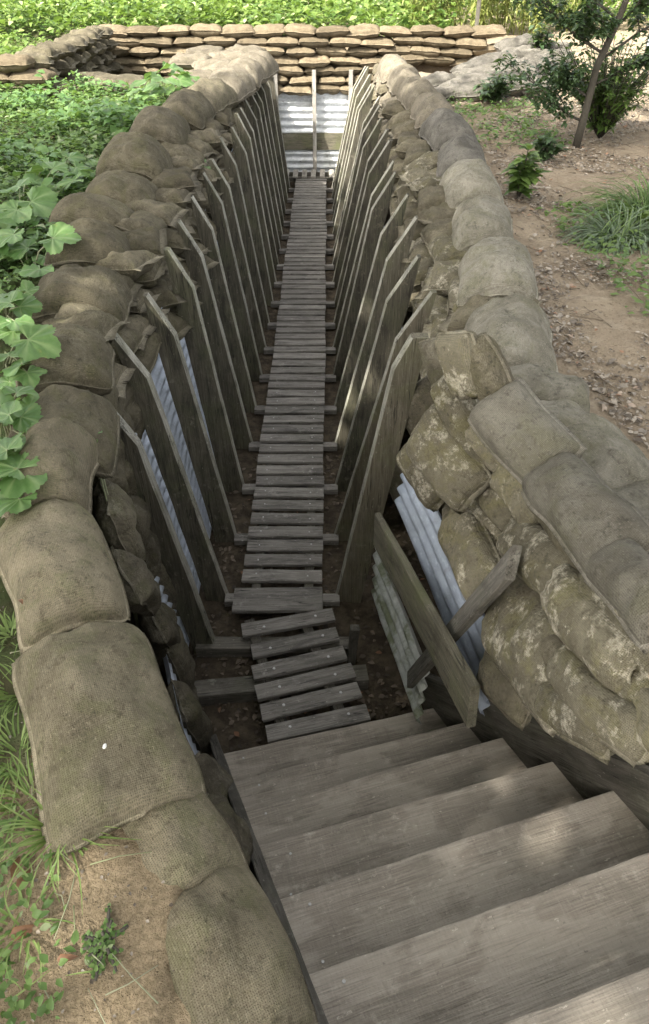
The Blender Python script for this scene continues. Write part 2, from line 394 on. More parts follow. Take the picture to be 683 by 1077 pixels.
def top_row(rows, group, sgn):
    pts = [at_z(a[0], a[1], a[2]+a[5]*.35) for a in rows]
    for i, a in enumerate(rows):
        p = pts[i]; d = pts[min(i+1, len(rows)-1)]-pts[max(i-1, 0)]; d.z *= .5
        d = d.normalized(); d.rotate(Matrix.Rotation(R(jit(7)), 3, 'Z'))
        if rnd.random() < .5: d = -d
        if a[0] in (566,): d = V((-.96,.28,0))
        me = bag_mesh(a[6], 100+i+(50 if sgn > 0 else 0), a[3], a[4], a[5], 34, 26, hem=.014, droop_x=.02, droop_y=a[5]*.28, lump=.022, wr=.016, flat=2.6, ear=.12, pw=.42)
        loc = Vector((p.x, p.y, a[2]))
        up = Vector((sgn*(-.16)+jit(.05), 0, 1))
        bag(me, loc, d, up, a[7], group)
top_row(LEFT_TOP, 'big sandbags along the left parapet', -1)
top_row(RIGHT_TOP, 'big sandbags along the right parapet', 1)

# guide surfaces of the two flared walls at the stair (surveyed)
V = Vector
LOW_R = [V((.60,3.6,0)), V((.58,3.0,0)), V((.87,2.1,.05)), V((1.08,1.75,.5)), V((1.42,1.2,1.0)), V((1.75,.6,1.4))]
TOP_R = [V((.97,3.6,1.72)), V((.97,3.05,1.74)), V((1.13,2.5,1.76)), V((1.24,1.95,1.76)), V((1.42,1.4,1.78)), V((1.7,.6,1.8))]
LOW_L = [V((-.57,3.6,0)), V((-.57,3.0,0)), V((-.56,2.62,0)), V((-.27,1.8,.1)), V((.08,.90,.95)), V((.33,.3,1.5))]
TOP_L = [V((-.80,3.6,1.75)), V((-.78,3.0,1.75)), V((-.72,2.62,1.75)), V((-.50,1.9,1.75)), V((-.08,.89,1.72)), V((.27,.3,1.7))]
NEAR_R = [  # traced long axes on an enlargement of the wall: x0,y0,x1,y1,visible width, material, lift, label
 (245,75,275,205,58,'bag_moss',.02,'leaning mossy green sack behind the head of the nearest right post'),
 (288,88,345,222,50,'bag_brown',.0,'flat brown sandbag between the leaning mossy sack and the parapet'),
 (325,215,458,362,78,'bag_gdark',.03,'long dark grey sandbag under the folded-corner bag, right wall'),
 (432,358,608,552,92,'bag_gdark',.03,'long dark grey sandbag under the second nearest parapet bag, right wall'),
 (575,560,720,700,100,'bag_gdark',.03,'grey sandbag under the nearest parapet bag at the picture edge'),
 (214,175,318,368,48,'bag_moss',.01,'narrow cream-streaked sandbag, right wall beside the nearest post head'),
 (168,272,285,418,74,'bag_moss',.05,'olive sandbag directly above the pale blue corrugated sheet'),
 (146,312,226,430,52,'bag_moss',.04,'dark mossy sandbag right behind the nearest right post'),
 (288,250,368,350,54,'bag_moss',.0,'small yellow-green sandbag under the long dark grey one'),
 (346,352,440,478,58,'bag_moss',.025,'small cream-stained sandbag with torn white hem, right wall'),
 (420,388,552,566,58,'bag_olive',.01,'long olive sandbag with a white frayed seam, right wall'),
 (318,386,392,482,56,'bag_moss',.0,'short yellowish sandbag in the middle of the right wall'),
 (362,490,484,602,78,'bag_moss',.02,'cream-crusted sandbag in the middle of the right wall'),
 (236,420,346,578,76,'bag_moss',.015,'grey-cream sandbag with long crease beside the corrugated sheet'),
 (238,452,326,640,46,'bag_moss',.05,'drooping olive sandbag overlapping the pale blue corrugated sheet'),
 (366,590,482,728,62,'bag_brown',.0,'brown wrinkled sandbag beside the tip of the tilted stake'),
 (452,602,624,778,96,'bag_moss',.03,'large yellow and white crusted sandbag above the wooden stair stringer'),
 (512,582,690,770,80,'bag_moss',.01,'olive sandbag with white crust, second course at the right picture edge'),
 (332,652,492,838,122,'bag_moss',.02,'broad flat mossy sandbag with white stain by the tilted stake'),
 (318,782,408,880,70,'bag_brown',.0,'brown slumped sandbag at the foot of the right wall'),
 (428,852,580,950,72,'bag_moss',.025,'triangular grey-green sandbag end resting on the stair stringer'),
 (466,772,650,965,58,'bag_moss',.03,'long narrow pale sandbag lying against the stair stringer'),
 (546,772,690,910,100,'bag_moss',.01,'yellow-brown sandbag low at the right picture edge'),
 (440,738,548,818,50,'bag_brown',.015,'small folded sandbag corner between two pale crusted bags'),
 (640,640,760,770,100,'bag_moss',.02,'pale mossy sandbag high at the right picture edge'),
 (640,880,780,1010,90,'bag_moss',.015,'mossy sandbag above the stringer at the right picture edge'),
 (150,190,205,290,70,'bag_dark',-.20,'dark brown sandbag in the gap behind the nearest right post'),
 (205,80,240,190,60,'bag_dark',-.20,'dark brown sandbag squeezed behind the head of the nearest right post'),
 (120,330,165,440,60,'bag_dark',-.20,'dark sandbag low behind the nearest right post')]
for i, (cx0,cy0,cx1,cy1,cw,mt,lf_,lb) in enumerate(NEAR_R):
    x0, y0, x1, y1, w = 358+cx0/2.043, 315+cy0/2.043, 358+cx1/2.043, 315+cy1/2.043, cw/2.043
    lift = -.095+lf_*1.9; gy = mt in ('bag_grey', 'bag_gdark')
    if cy1 > 830: y0, y1 = y0-4, y1-9
    ha, hb, hm = survey(x0, y0, LOW_R, TOP_R, lift), survey(x1, y1, LOW_R, TOP_R, lift), survey((x0+x1)/2, (y0+y1)/2, LOW_R, TOP_R, lift)
    if not (hm and ha): print('NEAR_R miss', lb); continue
    if not hb: hb = (hm[0]*2-ha[0], hm[1])
    ax = hb[0]-ha[0]; n = hm[1]
    dx, dy = (x1-x0), (y1-y0); ln = math.hypot(dx, dy); mx, my = (x0+x1)/2, (y0+y1)/2
    e0, e1 = survey(mx+dy/ln*w*.5, my-dx/ln*w*.5, LOW_R, TOP_R, lift), survey(mx-dy/ln*w*.5, my+dx/ln*w*.5, LOW_R, TOP_R, lift)
    W = (e0[0]-e1[0]).length if (e0 and e1) else .2
    W = max(.12, min(.40, W*(1.2 if gy else 1.0))); L = max(.2, min(.75, ax.length*1.04))
    me = bag_mesh(mt, 300+i, L, W, .17 if gy else .12, 36, 22, hem=.018, lump=.013 if gy else .008, wr=.013, flat=2.8, pw=.5 if gy else .46, ear=.10)
    dn = V((0,0,1))-n*n.z; dn.normalize()
    n = (n+V((0,0,1))*(1.1 if gy else .34)+V((jit(.06), jit(.06), jit(.06)))).normalized()
    bag(me, hm[0], ax, n, lb, 'sandbags of the flared right wall')
NEAR_L = [
 (95,400,128,470,30,'bag_brown','small brown sandbag behind the nearest left posts, above blue sheet'),
 (100,440,118,520,34,'bag_olive','dark sandbag hanging behind the young leaves, left wall'),
 (112,470,150,540,34,'bag_olive','olive sandbag with torn edge just left of the nearest post'),
 (128,520,160,600,36,'bag_dark','dark ragged sandbag left of the nearest post foot'),
 (110,520,140,590,30,'bag_dark','grey frayed sandbag under the gritty topped bag, left wall'),
 (118,590,165,640,34,'bag_dark','crumpled pale-streaked sandbag in the left wall'),
 (155,570,190,650,34,'bag_dark','dark square-ended sandbag jutting towards the post, left wall'),
 (140,630,200,690,40,'bag_dark','rough dark sandbag beside the bent zinc strip, left wall'),
 (165,650,205,745,34,'bag_dark','dark slumped sandbag with stringy threads, left wall'),
 (180,720,220,800,34,'bag_dark','ragged sandbag under the white-spotted flat one, left wall'),
 (200,790,235,860,34,'bag_dark','small grey-topped sandbag beside the lowest step'),
 (215,850,250,915,30,'bag_dark','dark crumbling sandbag squeezed against the left stringer'),
 (120,410,142,450,26,'bag_brown','brown folded sandbag peeping between the two nearest left posts')]
for i, (x0,y0,x1,y1,w,mt,lb) in enumerate(NEAR_L):
    ha, hb = on_patch(x0, y0, LOW_L, TOP_L), on_patch(x1, y1, LOW_L, TOP_L); hm = on_patch((x0+x1)/2, (y0+y1)/2, LOW_L, TOP_L)
    if not hm: print('NEAR_L miss', lb); continue
    if not ha: ha = hm
    if not hb: hb = (hm[0]+(hm[0]-ha[0]), hm[1])
    ax = hb[0]-ha[0]; n = hm[1]
    if ax.length < .05: ax = V((.3,-1,0))
    L = max(.26, min(.5, ax.length*1.15))
    me = bag_mesh(mt, 400+i, L, .24, .15, 30, 20, hem=.03, lump=.02, wr=.016, pw=.38, ear=.02)
    q = survey((x0+x1)/2, (y0+y1)/2, LOW_L, TOP_L, -.06) or hm
    bag(me, q[0], ax, (n+V((0,0,.3))).normalized(),  lb, 'sandbags of the flared left wall')
# packed courses behind those, so the walls have a body
def lerp(a, b, t): return a+(b-a)*t
def curve(pts, y):
    for a, b in zip(pts, pts[1:]):
        if a.y >= y >= b.y: return lerp(a, b, (a.y-y)/(a.y-b.y))
    return pts[0] if y > pts[0].y else pts[-1]

# straight part of the trench: three courses of bag ends behind the post heads
mesh_pool = {}
def pool(mt, kind, n, *a, **k):
    key = (mt, kind)
    if key not in mesh_pool:
        mesh_pool[key] = [bag_mesh(mt, hash_seed(mt, kind)+i, *a, **k) for i in range(n)]
    return rnd.choice(mesh_pool[key])
def hash_seed(a, b): return sum(ord(c)*(i+3) for i, c in enumerate(a+b)) % 5000+1000
for s in (-1, 1):
    side = 'left' if s < 0 else 'right'
    ncs = 4 if s < 0 else 3
    for kk in range(ncs):
        z = (1.36+.135*kk) if s < 0 else (1.42+.15*kk)
        y = (2.85 if s < 0 else 3.35)+(.16 if kk % 2 else 0)
        i = 0
        while y < 11.75:
            if s < 0 and kk == 0 and y > 6.5: break
            if s < 0 and kk == 0 and y < 4.0: y += .3; i += 1; continue
            face = (-.70-.36*(z-1.4)) if s < 0 else (.87+.40*(z-1.4))
            far = y > 8.7
            mt = ('bag_sand' if far and rnd.random() < .5 else 'bag_brown' if (y > 5 or rnd.random() < .5) else ('bag_olive' if s < 0 else 'bag_moss'))
            if s > 0 and y < 6.5 and rnd.random() < .5: mt = 'bag_moss'
            header = rnd.random() < (.75 if s < 0 else .45)
            if header:
                me = pool(mt, 'header', 6, .42, .28, .165, 24, 20, hem=.045, lump=.026, wr=.026, pw=.38, ear=.0)
                ax = V((-s, jit(.4), jit(.3)-.1)); loc = V((face+s*.15+jit(.035), y+jit(.04), z+jit(.02)))
            else:
                me = pool(mt, 'stretcher', 6, .42, .25, .155, 26, 18, hem=.03, lump=.024, wr=.02, pw=.38, ear=.02)
                ax = V((jit(.15), rnd.choice((-1, 1)), jit(.2))); loc = V((face+s*.08+jit(.03), y+jit(.04), z+jit(.02)))
            tone = {'bag_sand':'pale', 'bag_brown':'brown', 'bag_olive':'dark olive', 'bag_moss':'mossy'}[mt]
            crs = ['lowest course behind the post heads', 'second course under the parapet row', 'course directly below the parapet'] if s > 0 else ['lowest course behind the post heads', 'third course under the parapet row', 'second course under the parapet row', 'course directly below the parapet']
            bag(me, loc, ax, V((s*-.3+jit(.12), jit(.12), 1)), f'{tone} sandbag, {side} trench wall, {crs[kk]}, {ORD[i]} from the steps', f'small sandbags of the straight {side} trench wall')
            y += (.33 if y < 7 else .45)+jit(.03); i += 1

# ------------------------------------------------------------------ end wall of sandbags (across the far end)
def end_bag(x, z, row, i, nm, L, yaw=0, y=13.06):
    me = pool('bag_tan', 'end', 7, .50, .36, .165, 24, 16, hem=.02, lump=.016, wr=.014)
    bag(me, V((x, y+jit(.03), z+jit(.012))), V((rnd.choice((-1,1)), jit(.12), jit(.08))), V((0, jit(.15), 1)),
        f'tan sandbag in the end wall, {nm}, {ORD[i]} from the left', 'tan sandbags of the far end wall', sc3=(L/.5, 1, rnd.uniform(.85, 1.12)))
rows = ['top course','second course from the top','third course from the top','fourth course from the top','fifth course from the top','sixth course from the top','lowest course above the zinc']
for r_ in range(7):
    z = 2.08-.133*r_
    if r_ < 4: xs = (-3.15, 3.0); step = .50
    else: xs = (-3.15 if r_ < 6 else -1.15, 1.35) ; step = .47
    x = xs[0]+(.22 if r_ % 2 else 0); i = 0
    while x < xs[1] and i < 15:
        end_bag(x, z, r_, i, rows[r_], step*1.06+jit(.04)); x += step; i += 1

# left back bay: a stack of bag ends seen from the side, closing the side trench
for r_ in range(4):
    z = 2.10-.15*r_
    for i in range(9):
        y = 9.7+.36*i+(.17 if r_ % 2 else 0)
        me = pool('bag_brown', 'header', 5, .46, .33, .185, 22, 18)
        bag(me, V((-3.28+jit(.04), y, z+jit(.02))), V((1, jit(.25), jit(.1))), V((0, jit(.1), 1)),
            f'shaded brown sandbag end in the side bay wall, {["top","second","third","lowest"][r_]} course, {ORD[i]} from the near corner', 'sandbag ends of the side bay wall')
for r_ in range(2):
    for i in range(3):
        me = pool('bag_tan', 'end', 7, .5, .36, .165)
        bag(me, V((-3.45-.5*i+(.2 if r_ else 0), 9.50+jit(.03), 2.10-.15*r_)), V((-1, jit(.1), 0)), V((0, 0, 1)),
            f'tan sandbag facing the camera at the side bay corner, {["upper","lower"][r_]} course, {ORD[i]} from the corner', 'tan sandbags at the side bay corner')
slabs = [(40,86,'left'),(88,84,'middle'),(125,86,'right'),(60,97,'front left'),(105,97,'front right')]
for i, (px, py, nm) in enumerate(slabs):
    p = at_z(px, py, 1.80)
    me = pool('bag_brown', 'slab', 3, .62, .42, .13, 24, 18, hem=.02, lump=.012)
    bag(me, p, V((1, jit(.15), 0)), V((0, -.15, 1)), f'flattened brown sandbag beyond the ground plants, {nm} one before the side bay', 'flattened sandbags before the side bay', sc3=(1.1, 1, 1))
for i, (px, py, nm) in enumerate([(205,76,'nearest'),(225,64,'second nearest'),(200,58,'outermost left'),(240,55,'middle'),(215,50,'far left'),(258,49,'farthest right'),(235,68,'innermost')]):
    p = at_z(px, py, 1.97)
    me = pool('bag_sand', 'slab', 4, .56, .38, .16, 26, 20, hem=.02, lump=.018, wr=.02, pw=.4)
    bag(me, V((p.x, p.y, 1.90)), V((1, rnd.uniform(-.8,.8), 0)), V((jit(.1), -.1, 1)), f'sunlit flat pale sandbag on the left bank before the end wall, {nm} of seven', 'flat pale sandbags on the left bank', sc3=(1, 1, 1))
# pale hardened mound on the right
mound = [(485,92),(507,80),(532,66),(558,58),(580,56),(530,80),(500,74),(470,92),(492,82),(515,76),(540,70),(562,66),(585,64),(455,82),(500,66),(525,58),(550,52),(575,48),(545,42),(520,88),(555,84)]
for i, (px, py) in enumerate(mound):
    k = max(0, (96-py)/60.0); p = at_z(px, py, 1.80+.32*k)
    me = pool('bag_pale', 'mound', 6, .64, .30, .19, 30, 24, hem=.02, lump=.022, wr=.022, pw=.36)
    bag(me, V((p.x, p.y, p.z-.06)), V((1, jit(.8)+.25, .12)), V((-.1+jit(.12), -.12+jit(.12), 1)), f'pale grey slumped sandbag on the right mound, {ORD[i]} counted from its near left foot', 'pale sandbags of the right mound')
print('BAGS', N_BAG[0])

# ------------------------------------------------------------------ planks
def plank_mesh(mat, L, W, T, seed, ch=.004, n=14, rough=.002, taper=1.0, cut=0.0):
    r = random.Random(seed); off = V((r.uniform(-50,50), r.uniform(-50,50), 0)); mb = MB()
    for i in range(n+1):
        x = -L/2+L*i/n; w = W*(1+(taper-1)*i/n)
        pts = [(-w/2+ch,-T/2),(w/2-ch,-T/2),(w/2,-T/2+ch),(w/2,T/2-ch),(w/2-ch,T/2),(-w/2+ch,T/2),(-w/2,T/2-ch),(-w/2,-T/2+ch)]
        for (y, z) in pts:
            q = V((x*6, y*18, z*18))+off
            xx = x+cut*(y/W)*(1 if i == n else 0)+(.004*noise.noise(q*2) if i in (0, n) else 0)
            mb.v.append((xx, y+rough*noise.noise(q)*1.6, z+rough*noise.noise(q+V((9,9,9)))))
    for i in range(n):
        for j in range(8):
            a, b = i*8+j, i*8+(j+1) % 8
            mb.f.append((a, a+8, b+8, b)[::-1])
    mb.f.append(tuple(range(8))[::-1]); mb.f.append(tuple(n*8+j for j in range(8)))
    me = mb.mesh('plank', mat, False)
    bm = bmesh.new(); bm.from_mesh(me); bmesh.ops.recalc_face_normals(bm, faces=bm.faces); bm.to_mesh(me); bm.free()
    return me
def leg_mesh(mat, inner, outer, T, seed):
    """board on edge: profile points are (height, across); local X up, Y across, Z thickness"""
    r = random.Random(seed); off = V((r.uniform(-50,50),)*3)
    bm = bmesh.new(); n = 16; ringsA = []
    def interp(pts, t):
        h = pts[0][0]+(pts[-1][0]-pts[0][0])*t
        for a, b in zip(pts, pts[1:]):
            if a[0] <= h <= b[0]+1e-9: return h, a[1]+(b[1]-a[1])*((h-a[0])/(b[0]-a[0]))
        return pts[-1]
    hs = sorted(set([p[0] for p in inner]+[inner[0][0]+(inner[-1][0]-inner[0][0])*i/n for i in range(n+1)]))
    c = .009; rings = []
    for h in hs:
        t = (h-inner[0][0])/(inner[-1][0]-inner[0][0])
        yi = interp(inner, t)[1]; yo = interp(outer, t)[1]; sg = 1 if yo > yi else -1
        w = noise.noise(V((h*3, 0, 0))+off)*.006
        ring = []
        for (y, z) in ((yi+sg*c,-T/2),(yo,-T/2),(yo,T/2),(yi+sg*c,T/2),(yi,T/2-c),(yi,-T/2+c)):
            k = noise.noise(V((h*9, y*9, z*30))+off)*.0025
            ring.append(bm.verts.new((h, y+k, z+w+k)))
        rings.append(ring)
    for a, b in zip(rings, rings[1:]):
        for j in range(6):
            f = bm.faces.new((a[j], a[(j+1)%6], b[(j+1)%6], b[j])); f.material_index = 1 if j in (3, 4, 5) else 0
    bm.faces.new(rings[0]); bm.faces.new(rings[-1])
    bmesh.ops.recalc_face_normals(bm, faces=bm.faces)
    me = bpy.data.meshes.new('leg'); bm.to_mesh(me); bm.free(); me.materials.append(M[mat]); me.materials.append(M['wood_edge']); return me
LEGM = Matrix(((0,1,0,0),(0,0,1,0),(1,0,0,0),(0,0,0,1)))
L_IN = [(-.10,-.345),(1.56,-.575),(1.80,-.70)]; L_OUT = [(-.10,-.50),(1.50,-.69),(1.80,-.72)]
R_IN = [(-.10,.335),(1.50,.69),(1.79,.87)]; R_OUT = [(-.10,.485),(1.50,.845),(1.79,.90)]
def vary_leg(pi, po, sg, k):
    r = random.Random(900+k+(50 if sg > 0 else 0)); a, b, c = r.uniform(-.02, .02), r.uniform(-.02, .015), r.uniform(-.05, .04)
    return [(h+(c if 0 < i else 0), y+sg*a*(h/1.8)) for i, (h, y) in enumerate(pi)], [(h+(c if 0 < i else 0), y+sg*(a*(h/1.8)+b)) for i, (h, y) in enumerate(po)]
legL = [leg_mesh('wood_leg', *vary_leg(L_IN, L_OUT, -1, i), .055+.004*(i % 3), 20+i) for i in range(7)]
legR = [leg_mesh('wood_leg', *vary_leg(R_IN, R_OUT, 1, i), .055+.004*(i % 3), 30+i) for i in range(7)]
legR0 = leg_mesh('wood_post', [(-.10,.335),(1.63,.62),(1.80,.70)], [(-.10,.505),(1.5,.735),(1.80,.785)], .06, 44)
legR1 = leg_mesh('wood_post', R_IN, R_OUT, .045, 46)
bar = plank_mesh('wood_slat', .74, .075, .05, 7)
frames = []
def trench_frame(y, label, lm, rm):
    root = empty('trench_frame', (0, y, 0)); tag(root, label, 'timber frame', 'timber frames lining the trench')
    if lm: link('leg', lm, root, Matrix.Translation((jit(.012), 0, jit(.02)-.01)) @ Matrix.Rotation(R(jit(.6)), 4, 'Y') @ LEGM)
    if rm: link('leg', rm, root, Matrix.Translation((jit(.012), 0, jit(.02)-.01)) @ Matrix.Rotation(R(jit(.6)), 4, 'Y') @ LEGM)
    link('crossbar', bar, root, Matrix.Translation((0, -.05, -.055)))
    return root
Y0, DY = 3.03, .567
for i in range(17):
    y = Y0+DY*i
    if i == 0: lb = 'nearest full trench frame, its broad greenish right post standing apart from the wall'
    elif i == 1: lb = 'second trench frame from the steps, right post greenish and split'
    else: lb = f'dark timber trench frame of leaning posts, {ORD[i]} full frame from the steps'
    trench_frame(y, lb, legL[(i*3) % 7], legR0 if i == 0 else legR1 if i == 1 else legR[(i*5) % 7])
r0 = empty('trench_frame', (0, 2.62, 0)); tag(r0, 'lone leaning left post with a sill beam at the foot of the steps', 'timber frame', 'timber frames lining the trench')
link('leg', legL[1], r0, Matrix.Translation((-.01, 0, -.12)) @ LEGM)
link('crossbar', plank_mesh('wood_dark', .95, .09, .09, 71), r0, Matrix.Translation((-.02, -.02, -.05)))
sb = link('sill_beam', plank_mesh('wood_dark', 1.05, .11, .11, 72), None, frame_mat(V((.0,2.33,-.06)), V((1,.12,0)), V((0,0,1))))
tag(sb, 'dark square sill beam under the tilted near duckboard', 'beam')

# ------------------------------------------------------------------ duckboards
slats = [plank_mesh('wood_slat', .52, .106, .026, 80+i, n=8) for i in range(6)]
rail = plank_mesh('wood_dark', 9.5, .06, .06, 90, n=20)
nailm = MB()
for xx in (-.17, .17):
    for q in range(8):
        pass
def nail_mesh():
    bm = bmesh.new(); bmesh.ops.create_cone(bm, cap_ends=True, segments=10, radius1=.006, radius2=.005, depth=.004)
    me = bpy.data.meshes.new('nail'); bm.to_mesh(me); bm.free(); me.materials.append(M['nail']); return me
NAIL = nail_mesh()
d1 = empty('duckboard', (0, 2.9, 0)); tag(d1, 'long straight slatted duckboard running down the trench to the end wall', 'duckboard', 'duckboards on the trench floor')
y = .21; i = 0
while y < 9.5:
    dx = .02*noise.noise(V((y*.8, 3, 1)))
    o = link('slat', slats[i % 6], d1, Matrix.Translation((dx+jit(.004), y, .028+jit(.002))) @ Matrix.Rotation(R(jit(1.0)), 4, 'Z') @ Matrix.Rotation(R(180 if i % 2 else 0), 4, 'Z') @ Matrix.Rotation(R(jit(.8)), 4, 'X'))
    if y < 2.6:
        for sx in (-.17, .17):
            link('nail', NAIL, o, Matrix.Translation((sx+jit(.01), jit(.012), .0145)))
    y += .1425+jit(.004); i += 1
print('SLATS', i)
for sx in (-.17, .17): link('rail', rail, d1, frame_mat(V((sx, 4.8, -.017)), V((0,1,0)), V((0,0,1))))
sp = link('plate_board', plank_mesh('wood_slat', .56, .19, .028, 99, n=10), None, frame_mat(V((-.02, 2.90, .034)), V((1,.02,0)), V((0,-.03,1))))
tag(sp, 'wide dark plate board bridging the two duckboards', 'board')
ang = R(15.5)
d2 = empty('duckboard', (.10, 2.40, 0), ang*.0); tag(d2, 'short duckboard of six slats turned towards the steps', 'duckboard', 'duckboards on the trench floor')
p_s = [((255,660),(351,643)),((265,682),(355,663)),((266,704),(363,683)),((270,725),(372,701)),((275,746),(378,721)),((281,768),(387,745))]
for k, (a, b) in enumerate(p_s):
    A, B = at_z(*a, .04), at_z(*b, .04)
    me = plank_mesh('wood_slat', (B-A).length, .10, .028, 110+k, n=8)
    mid = (A+B)/2-V(d2.location)
    o = link('slat', me, d2, frame_mat(V((mid.x, mid.y-.02, .028)), B-A, V((0,0,1))))
    for sx in (-.15, .17): link('nail', NAIL, o, Matrix.Translation((sx, jit(.01), .0155)) @ Matrix.Scale(1.5, 4))
for sx in (-.16, .16):
    c = V((.0, 0, 0)); dirv = V((.24,-.72,0)).normalized(); perp = V((.95,.28,0)).normalized()
    link('rail', plank_mesh('wood_dark', .86, .06, .06, 120, n=8), d2, frame_mat(perp*sx+V((0,0,-.019)), dirv, V((0,0,1))))
# crossways duckboard in the far side trench
d3 = empty('duckboard', (.0, 12.62, 0)); tag(d3, 'crossways duckboard at the foot of the end wall', 'duckboard', 'duckboards on the trench floor')
ps = plank_mesh('wood_pale', .46, .085, .026, 131, n=4)
for k in range(34):
    link('slat', ps, d3, frame_mat(V((-2.6+.155*k, jit(.01), .06)), V((0,1,0)), V((0,0,1))))
for sy in (-.15, .15): link('rail', plank_mesh('wood_dark', 5.3, .06, .07, 132, n=8), d3, Matrix.Translation((0, sy, .01)))

# ------------------------------------------------------------------ corrugated sheets
def sheet_mesh(mat, L, H, seed, pitch=.076, amp=.012, bend=0.0):
    mb = MB(); n = int(H/pitch*10); m = max(6, int(L/.06)); r = random.Random(seed); off = V((r.uniform(-50,50),)*3)
    for side in (0, 1):
        for i in range(m+1):
            for j in range(n+1):
                x = -L/2+L*i/m; y = -H/2+H*j/n
                z = amp*math.sin(2*math.pi*y/pitch)+.012*noise.noise(V((x*2, y*2, 0))+off)+.003*noise.noise(V((x*14, y*14, 0))+off)-side*.0015
                mb.v.append((x+(.003*noise.noise(V((y*8, i, 3))+off) if i in (0, m) else 0), y, z+bend*(x/(L/2))**2))
    S = (m+1)*(n+1)
    for i in range(m):
        for j in range(n):
            a = i*(n+1)+j; f = (a, a+n+1, a+n+2, a+1)
            mb.f.append(f); mb.f.append(tuple(q+S for q in f[::-1]))
    rim = [i*(n+1) for i in range(m+1)]+[m*(n+1)+j for j in range(1, n+1)]+[i*(n+1)+n for i in range(m-1, -1, -1)]+[j for j in range(n-1, 0, -1)]
    for a, b in zip(rim, rim[1:]+rim[:1]): mb.f.append((b, a, a+S, b+S))
    return mb.mesh('corrugated_sheet', mat)
for s in (-1, 1):
    side = 'left' if s < 0 else 'right'
    foot = V((-.525,0,-.05)) if s < 0 else V((.51,0,-.05)); head = V((-.72,0,1.50)) if s < 0 else V((.795,0,1.18))
    slope = head-foot
    ya = 2.50 if s < 0 else 3.66; k = 0
    while ya < 11.6:
        Ls = 1.86; yc = ya+Ls/2
        me = sheet_mesh('zinc', Ls, slope.length, 200+k)
        c = (foot+head)/2; nrm = V((0,1,0)).cross(slope).normalized()
        if nrm.x*s > 0: nrm = -nrm
        o = link('corrugated_sheet', me, None, frame_mat(V((c.x-nrm.x*(.02+.006*(k % 2)), yc, c.z)), V((0,-s,0)), nrm))
        tag(o, f'corrugated zinc sheet behind the {side} posts, {ORD[k]} from the steps', 'corrugated sheet', 'zinc sheets lining the trench sides')
        ya += 1.80; k += 1
def surf_plank(name, mt, p0, p1, W, T, lift, label, cat, seed, low=LOW_R, top=TOP_R, lift1=None, **k):
    a, b = survey(*p0, low, top, lift), survey(*p1, low, top, lift if lift1 is None else lift1)
    n = (a[1]+b[1]).normalized(); ax = b[0]-a[0]
    o = link(name, plank_mesh(mt, ax.length, W, T, seed, **k), None, frame_mat((a[0]+b[0])/2, ax, n)); tag(o, label, cat); return o
def surf_sheet(mt, p0, p1, H, lift, label, seed, bend=0):
    a, b = survey(*p0, LOW_R, TOP_R, lift), survey(*p1, LOW_R, TOP_R, lift); n = (a[1]+b[1]).normalized(); ax = b[0]-a[0]
    o = link('corrugated_sheet', sheet_mesh(mt, ax.length, H, seed, pitch=.092, amp=.016, bend=bend), None, frame_mat((a[0]+b[0])/2, ax, n)); tag(o, label, 'corrugated sheet'); return o
surf_sheet('zinc_dull', (424,503), (520,728), .42, -.165, 'pale blue corrugated sheet leaning behind the diagonal plank, right wall', 250)
surf_sheet('zinc_green', (394,600), (445,733), .40, -.10, 'green stained corrugated sheet at the foot of the right wall by the steps', 251)
surf_plank('retaining_plank', 'wood_mossy', (397,556), (498,744), .19, .035, -.01, 'broad diagonal plank holding the pale blue corrugated sheet', 'plank', 260)
surf_plank('wooden_stake', 'wood_dark', (432,715), (540,592), .085, .035, -.06, 'tilted dark stake crossing behind the broad diagonal plank', 'stake', 261, lift1=.05, cut=.08)
lz = on_patch(205, 720, LOW_L, TOP_L)
o = link('corrugated_sheet', sheet_mesh('zinc', .95, .50, 252, pitch=.09, amp=.014), None, frame_mat(V((-.49,2.12,.24)), V((.36,-.93,0)), V((.95,.34,.12))))
tag(o, 'bent zinc sheet edge showing between the left sandbags and the floor', 'corrugated sheet')
stk = link('wooden_stake', plank_mesh('wood_dark', .34, .05, .05, 262), None, frame_mat(V((.44,2.52,.05)), V((.05,.05,1)), V((0,1,0)))); tag(stk, 'short upright peg beside the small duckboard', 'stake')

# end wall: zinc, a wooden plank and three uprights
def yz(px): return at_y(px, 140, 12.92).x
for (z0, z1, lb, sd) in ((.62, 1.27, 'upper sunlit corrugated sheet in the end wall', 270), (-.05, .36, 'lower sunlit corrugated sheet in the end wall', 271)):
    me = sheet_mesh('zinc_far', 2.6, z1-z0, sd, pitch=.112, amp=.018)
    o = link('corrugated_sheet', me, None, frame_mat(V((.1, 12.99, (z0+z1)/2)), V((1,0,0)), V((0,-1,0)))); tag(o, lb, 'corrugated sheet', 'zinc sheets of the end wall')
o = link('retaining_plank', plank_mesh('wood_mossy', 2.6, .27, .035, 272), None, frame_mat(V((.1, 12.985, .49)), V((1,0,0)), V((0,-1,0)))); tag(o, 'mossy horizontal plank between the two end wall sheets', 'plank')
for px, nm in ((290,'left'), (330.5,'middle'), (369,'right')):
    x = at_y(px, 90, 12.88).x
    o = link('wall_post', plank_mesh('wood_pale', 1.70, .065, .10, int(px)), None, frame_mat(V((x, 12.89, .72)), V((jit(.01),0,1)), V((0,-1,0)))); tag(o, f'pale upright post against the end wall zinc, {nm} of three', 'post', 'pale posts of the end wall')

